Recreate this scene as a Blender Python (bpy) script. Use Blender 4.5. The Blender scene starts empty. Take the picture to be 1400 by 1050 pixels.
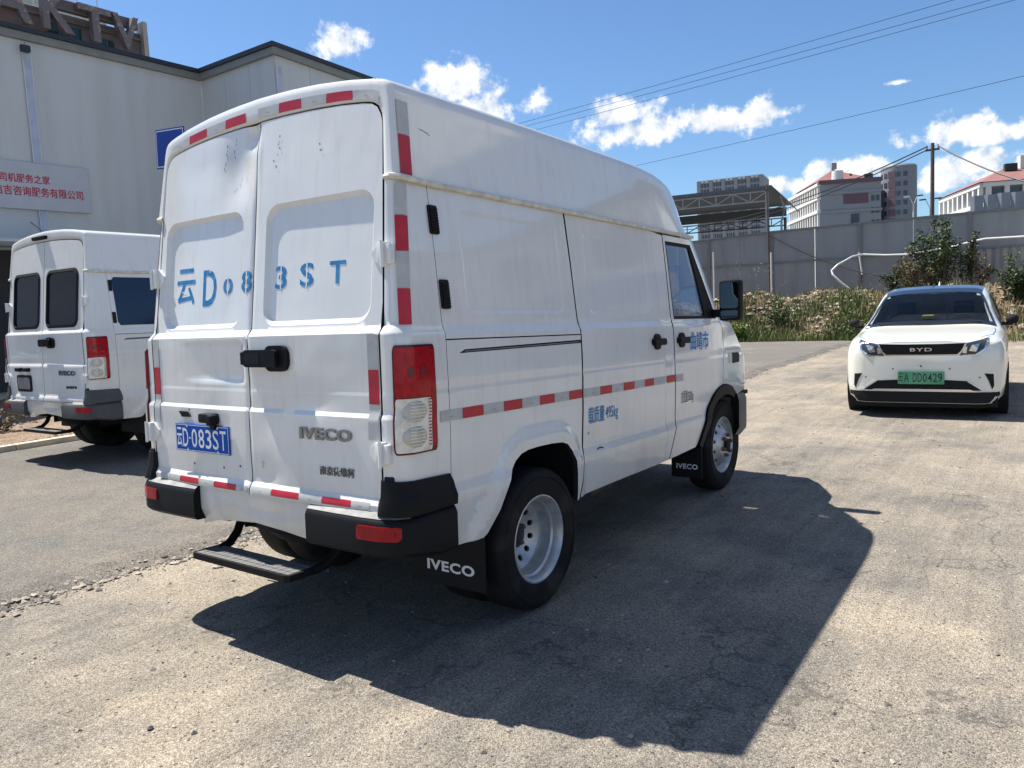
import bpy, bmesh, math, random
import numpy as np
from mathutils import Vector, Matrix
from mathutils.geometry import delaunay_2d_cdt
from mathutils.bvhtree import BVHTree

random.seed(7)
np.random.seed(7)
SC = bpy.context.scene
COL = SC.collection
R = math.radians

# ------------------------------------------------------------------ camera
cam_data = bpy.data.cameras.new('camera')
cam_data.sensor_width = 36.0
cam_data.lens = 27.07
cam_data.clip_start = 0.05
cam_data.clip_end = 4000.0
cam = bpy.data.objects.new('camera', cam_data)
COL.objects.link(cam)
CW = Vector((-0.5813, 0.8075, -0.0996)).normalized()
CR = Vector((0.8135, 0.5795, -0.0490))
CR = (CR - CW * CR.dot(CW)).normalized()
CU = CR.cross(CW)
cam.matrix_world = Matrix(((CR.x, CU.x, -CW.x, 3.141), (CR.y, CU.y, -CW.y, -2.182), (CR.z, CU.z, -CW.z, 1.570), (0, 0, 0, 1)))
SC.camera = cam

# ------------------------------------------------------------------ sun, sky, exposure
SUN_ELEV = 60.3
SUN_DIR = Vector((-math.cos(R(SUN_ELEV)) * math.cos(R(0.6)), -math.cos(R(SUN_ELEV)) * math.sin(R(0.6)), math.sin(R(SUN_ELEV))))
sun_data = bpy.data.lights.new('sun', 'SUN')
sun_data.energy = 5.0
sun_data.angle = R(0.53)
sun_data.color = (1.0, 0.95, 0.86)
sun = bpy.data.objects.new('sun', sun_data)
COL.objects.link(sun)
sun.rotation_euler = SUN_DIR.to_track_quat('Z', 'Y').to_euler()
SC.view_settings.view_transform = 'Standard'
SC.view_settings.look = 'None'
SC.view_settings.exposure = 0.90
SC.view_settings.gamma = 1.0
SC.view_settings.use_curve_mapping = False
SC.cycles.max_bounces = 8
SC.cycles.use_denoising = True

world = bpy.data.worlds.new('World')
SC.world = world
world.use_nodes = True
WT = world.node_tree
for n in list(WT.nodes):
    WT.nodes.remove(n)


def wn(t, **kw):
    n = WT.nodes.new(t)
    for k, v in kw.items():
        setattr(n, k, v)
    return n


def wl(a, b):
    WT.links.new(a, b)


def wmath(op, a, b=None, c=None, clamp=False):
    n = wn('ShaderNodeMath', operation=op)
    n.use_clamp = clamp
    for i, s in enumerate((a, b, c)):
        if s is None:
            continue
        if isinstance(s, (int, float)):
            n.inputs[i].default_value = s
        else:
            wl(s, n.inputs[i])
    return n.outputs[0]


sky = wn('ShaderNodeTexSky', sky_type='NISHITA')
sky.sun_disc = False
sky.sun_elevation = R(SUN_ELEV)
sky.sun_rotation = math.atan2(SUN_DIR.x, SUN_DIR.y)
sky.altitude = 300.0
sky.air_density = 1.0
sky.dust_density = 0.5
sky.ozone_density = 1.5
tc = wn('ShaderNodeTexCoord')
DIRV = tc.outputs['Generated']
nz = wn('ShaderNodeTexNoise')
nz.inputs['Scale'].default_value = 34.0
nz.inputs['Detail'].default_value = 7.0
nz.inputs['Roughness'].default_value = 0.62
wl(DIRV, nz.inputs['Vector'])
nz2 = wn('ShaderNodeTexNoise')
nz2.inputs['Scale'].default_value = 11.0
nz2.inputs['Detail'].default_value = 3.0
wl(DIRV, nz2.inputs['Vector'])
PXF = 1052.855


def pix_dir(u, v):
    return (CW + CR * ((u - 700) / PXF) - CU * ((v - 525) / PXF)).normalized()


# cumulus clouds: (azimuth/elevation direction, half width, half height in radians)
clouds = []
for (u, v, w, h) in [(466, 62, 46, 34), (622, 118, 56, 42), (660, 150, 62, 30), (735, 142, 30, 28), (850, 156, 66, 30), (890, 182, 92, 30), (980, 168, 110, 32),
                     (1040, 157, 56, 18), (1306, 180, 62, 26), (1350, 186, 44, 18), (1290, 248, 42, 26), (1348, 224, 46, 20), (1365, 246, 30, 20), (1148, 238, 62, 26), (1080, 256, 36, 18), (1230, 112, 18, 6)]:
    clouds.append((pix_dir(u, v), w / PXF, h / PXF))
field = None
shade = None
for (d, w, h) in clouds:
    rr = Vector((d.y, -d.x, 0)).normalized()
    uu = rr.cross(d).normalized()
    # one linear map takes the direction to (across, up, along) of this cloud
    vm = wn('ShaderNodeVectorMath', operation='DOT_PRODUCT')
    wl(DIRV, vm.inputs[0]); vm.inputs[1].default_value = rr / w
    vm2 = wn('ShaderNodeVectorMath', operation='DOT_PRODUCT')
    wl(DIRV, vm2.inputs[0]); vm2.inputs[1].default_value = uu / h
    py2 = wmath('MAXIMUM', vm2.outputs['Value'], wmath('MULTIPLY', vm2.outputs['Value'], -1.5))   # flatter base
    rad = wmath('ADD', wmath('MULTIPLY', vm.outputs['Value'], vm.outputs['Value']), wmath('MULTIPLY', py2, py2))
    field = rad if field is None else wmath('MINIMUM', field, rad)
field = wmath('SUBTRACT', 1.0, wmath('SQRT', field))
ahead = wn('ShaderNodeVectorMath', operation='DOT_PRODUCT')
wl(DIRV, ahead.inputs[0]); ahead.inputs[1].default_value = CW
mkr = wn('ShaderNodeMapRange', interpolation_type='SMOOTHSTEP')
mkr.inputs['From Min'].default_value = 0.30
mkr.inputs['From Max'].default_value = 0.56
wl(ahead.outputs['Value'], mkr.inputs['Value'])
mask = mkr.outputs[0]
# the same fair-weather cumulus goes on all round
nz3 = wn('ShaderNodeTexNoise')
nz3.inputs['Scale'].default_value = 3.4
nz3.inputs['Detail'].default_value = 2.0
mpc = wn('ShaderNodeMapping')
mpc.inputs['Scale'].default_value = (1, 1, 2.6)
wl(DIRV, mpc.inputs['Vector']); wl(mpc.outputs[0], nz3.inputs['Vector'])
field2 = wmath('MULTIPLY', wmath('SUBTRACT', nz3.outputs['Fac'], 0.57), 9.0)
mixf = wn('ShaderNodeMix', data_type='FLOAT')
wl(mask, mixf.inputs[0]); wl(field2, mixf.inputs[2]); wl(wmath('MAXIMUM', field, -3.0), mixf.inputs[3])
field = mixf.outputs[0]
shade = field
nf = wmath('MULTIPLY', wmath('SUBTRACT', nz.outputs['Fac'], 0.5), 2.3)
nf2 = wmath('MULTIPLY', wmath('SUBTRACT', nz2.outputs['Fac'], 0.5), 0.8)
tot = wmath('ADD', wmath('ADD', field, nf), nf2)
mr = wn('ShaderNodeMapRange', interpolation_type='SMOOTHSTEP')
mr.inputs['From Min'].default_value = 0.10
mr.inputs['From Max'].default_value = 0.62
wl(tot, mr.inputs['Value'])
ms = wn('ShaderNodeMapRange')
ms.inputs['From Min'].default_value = -1.0
ms.inputs['From Max'].default_value = 0.5
# relief of the puffs: compare the billows with those a little nearer the sun
offv = wn('ShaderNodeVectorMath', operation='ADD')
wl(DIRV, offv.inputs[0]); offv.inputs[1].default_value = SUN_DIR * 0.016
nz4 = wn('ShaderNodeTexNoise')
nz4.inputs['Scale'].default_value = 34.0
nz4.inputs['Detail'].default_value = 3.0
nz4.inputs['Roughness'].default_value = 0.55
wl(offv.outputs[0], nz4.inputs['Vector'])
relief = wmath('MULTIPLY', wmath('SUBTRACT', nz.outputs['Fac'], nz4.outputs['Fac']), 5.5)
wl(wmath('ADD', wmath('MULTIPLY', shade, 0.35), relief), ms.inputs['Value'])
crgb = wn('ShaderNodeMix', data_type='RGBA')
crgb.inputs[6].default_value = (5.7, 6.2, 6.9, 1)
crgb.inputs[7].default_value = (9.4, 9.4, 9.5, 1)
wl(ms.outputs['Result'], crgb.inputs[0])
skt = wn('ShaderNodeMix', data_type='RGBA')
skt.blend_type = 'MULTIPLY'
skt.inputs[0].default_value = 1.0
wl(sky.outputs['Color'], skt.inputs[6])
skt.inputs[7].default_value = (.76, .97, 1.18, 1)
mixc = wn('ShaderNodeMix', data_type='RGBA')
wl(wmath('MULTIPLY', mr.outputs['Result'], 0.93), mixc.inputs[0])
wl(skt.outputs[2], mixc.inputs[6])
wl(crgb.outputs[2], mixc.inputs[7])
bg = wn('ShaderNodeBackground')
bg.inputs['Strength'].default_value = 0.067
wl(mixc.outputs[2], bg.inputs['Color'])
world.cycles.sampling_method = 'MANUAL'
world.cycles.sample_map_resolution = 512
wo = wn('ShaderNodeOutputWorld')
wl(bg.outputs[0], wo.inputs['Surface'])

# ------------------------------------------------------------------ materials
MATS = {}


def mat(name, color=(.5, .5, .5), rough=.5, metal=0.0, spec=.5, coat=0.0, trans=0.0, alpha=1.0, emit=None,
        var=0.0, vscale=4.0, bump=0.0, bscale=40.0, bdist=.02, island=None, color2=None, cscale=3.0, cth=(.4, .6), coords='Object', stretch=None, cdetail=5.0):
    if name in MATS:
        return MATS[name]
    m = bpy.data.materials.new(name)
    m.use_nodes = True
    nt = m.node_tree
    p = nt.nodes['Principled BSDF']
    p.inputs['Base Color'].default_value = (*color, 1)
    p.inputs['Roughness'].default_value = rough
    p.inputs['Metallic'].default_value = metal
    p.inputs['Specular IOR Level'].default_value = spec
    p.inputs['Coat Weight'].default_value = coat
    p.inputs['Coat Roughness'].default_value = .04
    p.inputs['Transmission Weight'].default_value = trans
    p.inputs['Alpha'].default_value = alpha
    t = nt.nodes.new('ShaderNodeTexCoord')
    src = t.outputs[coords]
    if stretch:
        mp = nt.nodes.new('ShaderNodeMapping')
        mp.inputs['Scale'].default_value = stretch
        nt.links.new(src, mp.inputs['Vector'])
        src = mp.outputs[0]
    out = None
    if island:
        g = nt.nodes.new('ShaderNodeNewGeometry')
        cr = nt.nodes.new('ShaderNodeValToRGB')
        els = cr.color_ramp.elements
        while len(els) < len(island):
            els.new(.5)
        for i, c in enumerate(island):
            els[i].position = i / max(1, len(island) - 1)
            els[i].color = (*c, 1)
        nt.links.new(g.outputs['Random Per Island'], cr.inputs['Fac'])
        out = cr.outputs['Color']
    if color2 is not None:
        n = nt.nodes.new('ShaderNodeTexNoise')
        n.inputs['Scale'].default_value = cscale
        n.inputs['Detail'].default_value = cdetail
        nt.links.new(src, n.inputs['Vector'])
        r = nt.nodes.new('ShaderNodeMapRange')
        r.inputs['From Min'].default_value = cth[0]
        r.inputs['From Max'].default_value = cth[1]
        nt.links.new(n.outputs['Fac'], r.inputs['Value'])
        mx = nt.nodes.new('ShaderNodeMix'); mx.data_type = 'RGBA'
        mx.inputs[6].default_value = (*color, 1)
        if out is not None:
            nt.links.new(out, mx.inputs[6])
        mx.inputs[7].default_value = (*color2, 1)
        nt.links.new(r.outputs[0], mx.inputs[0])
        out = mx.outputs[2]
    if var > 0:
        n = nt.nodes.new('ShaderNodeTexNoise')
        n.inputs['Scale'].default_value = vscale
        n.inputs['Detail'].default_value = 6
        nt.links.new(src, n.inputs['Vector'])
        r = nt.nodes.new('ShaderNodeMapRange')
        r.inputs['From Min'].default_value = .3
        r.inputs['From Max'].default_value = .7
        r.inputs['To Min'].default_value = 1 - var
        r.inputs['To Max'].default_value = 1 + var
        nt.links.new(n.outputs['Fac'], r.inputs['Value'])
        mx = nt.nodes.new('ShaderNodeMix'); mx.data_type = 'RGBA'; mx.blend_type = 'MULTIPLY'
        mx.inputs[0].default_value = 1
        mx.inputs[6].default_value = (*color, 1)
        if out is not None:
            nt.links.new(out, mx.inputs[6])
        nt.links.new(r.outputs[0], mx.inputs[7])
        out = mx.outputs[2]
    if out is not None:
        nt.links.new(out, p.inputs['Base Color'])
    if bump > 0:
        n = nt.nodes.new('ShaderNodeTexNoise')
        n.inputs['Scale'].default_value = bscale
        n.inputs['Detail'].default_value = 5
        nt.links.new(src, n.inputs['Vector'])
        b = nt.nodes.new('ShaderNodeBump')
        b.inputs['Strength'].default_value = bump
        b.inputs['Distance'].default_value = bdist
        nt.links.new(n.outputs['Fac'], b.inputs['Height'])
        nt.links.new(b.outputs[0], p.inputs['Normal'])
    if emit:
        p.inputs['Emission Color'].default_value = (*emit[:3], 1)
        p.inputs['Emission Strength'].default_value = emit[3]
    MATS[name] = m
    return m


def paint(name, color, dirt=(.42, .38, .31), dirt_top=.95):
    """white vehicle paint: slightly wavy sheet metal, faint grime and streaks, dust towards the sills"""
    if name in MATS:
        return MATS[name]
    m = mat(name, color, rough=.24, coat=.6, spec=.5)
    nt = m.node_tree
    p = nt.nodes['Principled BSDF']
    t = nt.nodes.new('ShaderNodeTexCoord')
    n = nt.nodes.new('ShaderNodeTexNoise'); n.inputs['Scale'].default_value = 2.6; n.inputs['Detail'].default_value = 2
    nt.links.new(t.outputs['Object'], n.inputs['Vector'])
    b = nt.nodes.new('ShaderNodeBump'); b.inputs['Strength'].default_value = .5; b.inputs['Distance'].default_value = .012
    nt.links.new(n.outputs['Fac'], b.inputs['Height'])
    nt.links.new(b.outputs[0], p.inputs['Normal'])
    mp = nt.nodes.new('ShaderNodeMapping'); mp.inputs['Scale'].default_value = (9, 9, 1.1)
    nt.links.new(t.outputs['Object'], mp.inputs['Vector'])
    n2 = nt.nodes.new('ShaderNodeTexNoise'); n2.inputs['Scale'].default_value = 2.2; n2.inputs['Detail'].default_value = 8; n2.inputs['Roughness'].default_value = .65
    nt.links.new(mp.outputs[0], n2.inputs['Vector'])
    n3 = nt.nodes.new('ShaderNodeTexNoise'); n3.inputs['Scale'].default_value = 1.7; n3.inputs['Detail'].default_value = 8
    nt.links.new(t.outputs['Object'], n3.inputs['Vector'])
    sx = nt.nodes.new('ShaderNodeSeparateXYZ')
    nt.links.new(t.outputs['Object'], sx.inputs[0])

    def mr(sock, a, bb, c, d):
        r = nt.nodes.new('ShaderNodeMapRange')
        for k, v in zip(('From Min', 'From Max', 'To Min', 'To Max'), (a, bb, c, d)):
            r.inputs[k].default_value = v
        nt.links.new(sock, r.inputs['Value'])
        return r.outputs[0]

    def mm(op, a, bb):
        q = nt.nodes.new('ShaderNodeMath'); q.operation = op; q.use_clamp = True
        for i, s in enumerate((a, bb)):
            if isinstance(s, (int, float)):
                q.inputs[i].default_value = s
            else:
                nt.links.new(s, q.inputs[i])
        return q.outputs[0]
    streak = mr(n2.outputs['Fac'], .50, .78, 0, .24)
    cloudy = mr(n3.outputs['Fac'], .45, .80, 0, .14)
    low = mm('MULTIPLY', mr(sx.outputs[2], dirt_top, .45, 0, .75), mr(n3.outputs['Fac'], .35, .7, .15, 1))
    fac = mm('ADD', mm('ADD', streak, cloudy), low)
    mx = nt.nodes.new('ShaderNodeMix'); mx.data_type = 'RGBA'
    mx.inputs[6].default_value = (*color, 1); mx.inputs[7].default_value = (*dirt, 1)
    nt.links.new(fac, mx.inputs[0])
    nt.links.new(mx.outputs[2], p.inputs['Base Color'])
    nt.links.new(mr(fac, 0, .6, .09, .5), p.inputs['Roughness'])
    return m


# ------------------------------------------------------------------ mesh helpers
def link(o, parent=None):
    COL.objects.link(o)
    if parent is not None:
        o.parent = parent
    return o


def mesh_obj(name, verts, faces, material, parent=None, smooth=False):
    me = bpy.data.meshes.new(name)
    me.from_pydata([tuple(v) for v in verts], [], faces)
    if smooth:
        me.polygons.foreach_set('use_smooth', [True] * len(me.polygons))
    if material is not None:
        me.materials.append(material)
    me.update()
    return link(bpy.data.objects.new(name, me), parent)


def thing(name, label, cat, loc=(0, 0, 0), rot=(0, 0, 0), group=None):
    o = bpy.data.objects.new(name, None)
    o.empty_display_size = .2
    COL.objects.link(o)
    o.location = loc
    o.rotation_euler = rot
    return tag(o, label, cat, group)


def tag(o, label, cat, group=None):
    o['label'] = label
    o['category'] = cat
    if group:
        o['group'] = group
    return o


def struct(o):
    o['kind'] = 'structure'
    return o


def stuff(o, label=None, cat=None):
    o['kind'] = 'stuff'
    if label:
        o['label'] = label
    if cat:
        o['category'] = cat
    return o


class MB:
    """collects simple shapes into one mesh"""

    def __init__(s):
        s.v = []
        s.f = []

    def add(s, vs, fs):
        b = len(s.v)
        s.v += [tuple(v) for v in vs]
        s.f += [tuple(i + b for i in f) for f in fs]
        return s

    def box(s, x0, x1, y0, y1, z0, z1, bev=0.0, M=None):
        bm = bmesh.new()
        bmesh.ops.create_cube(bm, size=1)
        for v in bm.verts:
            v.co = Vector(((x0 + x1) / 2 + v.co.x * (x1 - x0), (y0 + y1) / 2 + v.co.y * (y1 - y0), (z0 + z1) / 2 + v.co.z * (z1 - z0)))
        if bev > 0:
            bmesh.ops.bevel(bm, geom=list(bm.edges), offset=bev, segments=2, affect='EDGES', profile=.6)
        bm.verts.index_update()
        vs = [(M @ v.co if M else v.co.copy()) for v in bm.verts]
        fs = [[v.index for v in f.verts] for f in bm.faces]
        bm.free()
        return s.add(vs, fs)

    def tube(s, pts, r, n=8, cap=True):
        pts = [Vector(p) for p in pts]
        rs = r if isinstance(r, (list, tuple)) else [r] * len(pts)
        vs, fs = [], []
        up = Vector((0, 0, 1))
        for i, p in enumerate(pts):
            t = (pts[min(i + 1, len(pts) - 1)] - pts[max(i - 1, 0)]).normalized()
            a = t.cross(up)
            if a.length < 1e-3:
                a = t.cross(Vector((1, 0, 0)))
            a.normalize()
            b = a.cross(t).normalized()
            for k in range(n):
                an = 2 * math.pi * k / n
                vs.append(p + (a * math.cos(an) + b * math.sin(an)) * rs[i])
        for i in range(len(pts) - 1):
            for k in range(n):
                k2 = (k + 1) % n
                fs.append((i * n + k, i * n + k2, (i + 1) * n + k2, (i + 1) * n + k))
        if cap:
            fs.append(tuple(range(n - 1, -1, -1)))
            fs.append(tuple((len(pts) - 1) * n + k for k in range(n)))
        return s.add(vs, fs)

    def lathe(s, prof, n=48, axis='x', c=(0, 0, 0)):
        """prof: list of (radius, along)"""
        vs, fs = [], []
        for (r, a) in prof:
            for k in range(n):
                an = 2 * math.pi * k / n
                p, q = r * math.cos(an), r * math.sin(an)
                v = (a, p, q) if axis == 'x' else ((p, a, q) if axis == 'y' else (p, q, a))
                vs.append((v[0] + c[0], v[1] + c[1], v[2] + c[2]))
        for i in range(len(prof) - 1):
            for k in range(n):
                k2 = (k + 1) % n
                fs.append((i * n + k, i * n + k2, (i + 1) * n + k2, (i + 1) * n + k))
        return s.add(vs, fs)

    def prism(s, poly, a0, a1, fn):
        """poly: 2d outline, extruded from a0 to a1, fn(u, v, a) -> point"""
        n = len(poly)
        vs = [fn(u, v, a0) for u, v in poly] + [fn(u, v, a1) for u, v in poly]
        fs = [tuple(range(n))[::-1], tuple(range(n, 2 * n))]
        for i in range(n):
            j = (i + 1) % n
            fs.append((i, j, n + j, n + i))
        return s.add(vs, fs)

    def build(s, name, material, parent=None, smooth=False, fix=True):
        o = mesh_obj(name, s.v, s.f, material, parent, smooth)
        if fix:
            bm = bmesh.new(); bm.from_mesh(o.data)
            bmesh.ops.recalc_face_normals(bm, faces=bm.faces)
            bm.to_mesh(o.data); bm.free()
        if smooth:
            shade_auto(o.data)
        return o


def shade_auto(me, ang=35):
    me.polygons.foreach_set('use_smooth', [True] * len(me.polygons))
    bm = bmesh.new(); bm.from_mesh(me)
    c = math.cos(R(ang))
    for e in bm.edges:
        if len(e.link_faces) == 2 and e.link_faces[0].normal.dot(e.link_faces[1].normal) < c:
            e.smooth = False
    bm.to_mesh(me); bm.free()


def lin(x, xs, ys):
    if x <= xs[0]:
        return ys[0]
    for i in range(1, len(xs)):
        if x <= xs[i]:
            t = (x - xs[i - 1]) / (xs[i] - xs[i - 1])
            return ys[i - 1] + (ys[i] - ys[i - 1]) * t
    return ys[-1]


def smooth01(t):
    t = max(0., min(1., t))
    return t * t * (3 - 2 * t)


def rrect(u0, u1, v0, v1, r, n=5):
    pts = []
    for (cx, cy, a0) in ((u1 - r, v1 - r, 0), (u0 + r, v1 - r, 90), (u0 + r, v0 + r, 180), (u1 - r, v0 + r, 270)):
        for k in range(n + 1):
            a = R(a0 + 90 * k / n)
            pts.append((cx + r * math.cos(a), cy + r * math.sin(a)))
    return pts


def sd_rrect(u, v, u0, u1, v0, v1, r):
    qx = abs(u - (u0 + u1) / 2) - (u1 - u0) / 2 + r
    qy = abs(v - (v0 + v1) / 2) - (v1 - v0) / 2 + r
    return math.hypot(max(qx, 0), max(qy, 0)) + min(max(qx, qy), 0) - r


def dens(loop, step, closed=True):
    out = []
    n = len(loop)
    for i in range(n if closed else n - 1):
        a, b = loop[i], loop[(i + 1) % n]
        k = max(1, int(math.ceil(math.hypot(b[0] - a[0], b[1] - a[1]) / step)))
        for j in range(k):
            out.append((a[0] + (b[0] - a[0]) * j / k, a[1] + (b[1] - a[1]) * j / k))
    if not closed:
        out.append(tuple(loop[-1]))
    return out


def inside(pts, loop):
    x = pts[:, 0]; y = pts[:, 1]
    res = np.zeros(len(pts), bool)
    n = len(loop)
    for i in range(n):
        x0, y0 = loop[i]
        x1, y1 = loop[(i + 1) % n]
        if y0 == y1:
            continue
        c = ((y0 > y) != (y1 > y)) & (x < (x1 - x0) * (y - y0) / (y1 - y0) + x0)
        res ^= c
    return res


def panel(name, outline, mapf, inn, material, parent=None, step=.05, holes=(), loops=(), vs=(), us=(), thick=.02, smooth=True, skirt=True, seal=None):
    """sheet cut to a 2-d outline (with holes), bent by mapf(u, v), its edges turned in along inn"""
    inn = Vector(inn)
    pts = []
    edges = []
    allb = []
    loopb = []
    for il, lp in enumerate([outline] + list(holes) + list(loops)):
        d = dens(lp, step if il <= len(holes) else step * .8)
        if il > len(holes):
            loopb += d
        b = len(pts)
        pts += d
        edges += [(b + i, b + (i + 1) % len(d)) for i in range(len(d))]
        allb += d
    o = np.array(outline)
    u0, v0 = o.min(0); u1, v1 = o.max(0)
    gu = sorted(set(np.round(np.concatenate([np.linspace(u0, u1, max(2, int((u1 - u0) / step) + 1)), [x for x in us if u0 < x < u1]]), 5)))
    gv = sorted(set(np.round(np.concatenate([np.linspace(v0, v1, max(2, int((v1 - v0) / step) + 1)), [x for x in vs if v0 < x < v1]]), 5)))
    # drop uniform rows that crowd the given ones
    gp = np.array([(a, b) for a in gu for b in gv])
    ok = inside(gp, outline)
    for h in holes:
        ok &= ~inside(gp, h)
    gp = gp[ok]
    if len(gp):
        ab = np.array(allb)
        keep = np.ones(len(gp), bool)
        for i in range(0, len(gp), 2000):
            dd = ((gp[i:i + 2000, None, :] - ab[None]) ** 2).sum(2).min(1)
            keep[i:i + 2000] = dd > (step * .30) ** 2
            if loopb:
                dd = ((gp[i:i + 2000, None, :] - np.array(loopb)[None]) ** 2).sum(2).min(1)
                keep[i:i + 2000] &= dd > (step * .80) ** 2
        gp = gp[keep]
        pts += [tuple(p) for p in gp]
    r = delaunay_2d_cdt([Vector(p) for p in pts], edges, [], 0, 1e-6)
    P = np.array([tuple(v) for v in r[0]])
    T = np.array([f for f in r[2] if len(f) == 3])
    cen = P[T].mean(1)
    ok = inside(cen, outline)
    for h in holes:
        ok &= ~inside(cen, h)
    T = T[ok]
    V3 = [Vector(mapf(float(p[0]), float(p[1]))) for p in P]
    faces = []
    for t in T:
        a, b, c = (int(x) for x in t)
        nrm = (V3[b] - V3[a]).cross(V3[c] - V3[a])
        faces.append((a, b, c) if nrm.dot(inn) < 0 else (a, c, b))
    nface = len(faces)
    verts = [tuple(v) for v in V3]
    if skirt:
        cnt = {}
        for f in faces:
            for i in range(3):
                e = (f[i], f[(i + 1) % 3])
                k = (min(e), max(e))
                cnt[k] = None if k in cnt else e
        top, bot = {}, {}
        for k, e in cnt.items():
            if e is None:
                continue
            for q in e:
                if q not in top:
                    top[q] = len(verts); verts.append(tuple(V3[q]))
                    bot[q] = len(verts); verts.append(tuple(V3[q] + inn * thick))
            faces.append((top[e[1]], top[e[0]], bot[e[0]], bot[e[1]]))
    ob = mesh_obj(name, verts, faces, material, parent, smooth)
    if smooth and skirt:
        # exact normals of the bent sheet, so that panel gaps and clipped triangles do not show in the gloss
        e = .003
        vn = []
        sharp = bool(loops)
        for p, q in zip(P, V3):
            if sharp:
                break
            u, v = float(p[0]), float(p[1])
            du = Vector(mapf(u + e, v)) - Vector(mapf(u - e, v))
            dv = Vector(mapf(u, v + e)) - Vector(mapf(u, v - e))
            nn = du.cross(dv)
            if nn.length < 1e-12:
                nn = -inn
            nn.normalize()
            vn.append(nn if nn.dot(inn) < 0 else -nn)
        me = ob.data
        ln = [None] * len(me.loops)
        for k, p in enumerate(me.polygons):
            if sharp and k < nface:                      # creased sheet: take the slope on this side of the crease
                idx = [me.loops[li].vertex_index for li in p.loop_indices]
                cu, cv = P[idx].mean(0)
                for li, vi in zip(p.loop_indices, idx):
                    u, v = float(P[vi][0] * .8 + cu * .2), float(P[vi][1] * .8 + cv * .2)
                    q0 = Vector(mapf(u, v))
                    nn = (Vector(mapf(u + 1e-4, v)) - q0).cross(Vector(mapf(u, v + 1e-4)) - q0)
                    nn.normalize()
                    ln[li] = nn if nn.dot(inn) < 0 else -nn
                continue
            for li in p.loop_indices:
                ln[li] = vn[me.loops[li].vertex_index] if k < nface else p.normal.copy()
        me.normals_split_custom_set(ln)
    if seal is not None:
        ob.data.materials.append(seal)
        for p in ob.data.polygons[nface:]:
            p.material_index = 1
    return ob


def patch(name, mapf, u0, u1, v0, v1, nu, nv, material, parent=None, smooth=True):
    vs = [mapf(u0 + (u1 - u0) * i / nu, v0 + (v1 - v0) * j / nv) for j in range(nv + 1) for i in range(nu + 1)]
    fs = [(j * (nu + 1) + i, j * (nu + 1) + i + 1, (j + 1) * (nu + 1) + i + 1, (j + 1) * (nu + 1) + i) for j in range(nv) for i in range(nu)]
    return mesh_obj(name, vs, fs, material, parent, smooth)


TEXT_CACHE = {}


def glyphs(body, bold=0.0, space=1.0, shear=0.0):
    """text as 2-d triangles scaled to the unit square"""
    key = (body, bold, space, shear)
    if key in TEXT_CACHE:
        return TEXT_CACHE[key]
    c = bpy.data.curves.new('lettering', 'FONT')
    c.body = body
    c.offset = bold
    c.space_character = space
    c.shear = shear
    c.resolution_u = 3
    o = bpy.data.objects.new('lettering', c)
    COL.objects.link(o)
    bpy.context.view_layer.update()
    dg = bpy.context.evaluated_depsgraph_get()
    me = bpy.data.meshes.new_from_object(o.evaluated_get(dg))
    bm = bmesh.new(); bm.from_mesh(me)
    bmesh.ops.triangulate(bm, faces=bm.faces)
    bm.verts.index_update()
    V = np.array([v.co[:2] for v in bm.verts])
    F = [tuple(v.index for v in f.verts) for f in bm.faces]
    bm.free()
    bpy.data.meshes.remove(me)
    bpy.data.objects.remove(o)
    bpy.data.curves.remove(c)
    mn, mx = V.min(0), V.max(0)
    V = (V - mn) / (mx - mn)
    TEXT_CACHE[key] = (V, F)
    return V, F


def lettering(name, body, mapf, u0, u1, v0, v1, material, parent, bold=0.0, space=1.0, depth=0.0, inn=None, shear=0.0, fine=0.0):
    V, F = glyphs(body, bold, space, shear)
    if fine:
        bm = bmesh.new()
        bv = [bm.verts.new((u0 + (u1 - u0) * a, v0 + (v1 - v0) * b, 0)) for a, b in V]
        for f in F:
            try:
                bm.faces.new([bv[i] for i in f])
            except ValueError:
                pass
        for it in range(4):
            es = [e for e in bm.edges if e.calc_length() > fine]
            if not es:
                break
            bmesh.ops.subdivide_edges(bm, edges=es, cuts=1)
            bmesh.ops.triangulate(bm, faces=bm.faces)
        bm.verts.index_update()
        V = [((v.co.x - u0) / (u1 - u0), (v.co.y - v0) / (v1 - v0)) for v in bm.verts]
        F = [tuple(v.index for v in f.verts) for f in bm.faces]
        bm.free()
    vs = [Vector(mapf(u0 + (u1 - u0) * a, v0 + (v1 - v0) * b)) for a, b in V]
    fs = list(F)
    o = mesh_obj(name, vs, fs, material, parent)
    if depth and inn is not None:
        bm = bmesh.new(); bm.from_mesh(o.data)
        r = bmesh.ops.extrude_face_region(bm, geom=list(bm.faces))
        ev = [g for g in r['geom'] if isinstance(g, bmesh.types.BMVert)]
        bmesh.ops.translate(bm, vec=-Vector(inn) * depth, verts=ev)
        bmesh.ops.recalc_face_normals(bm, faces=bm.faces)
        bm.to_mesh(o.data); bm.free()
    return o

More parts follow.
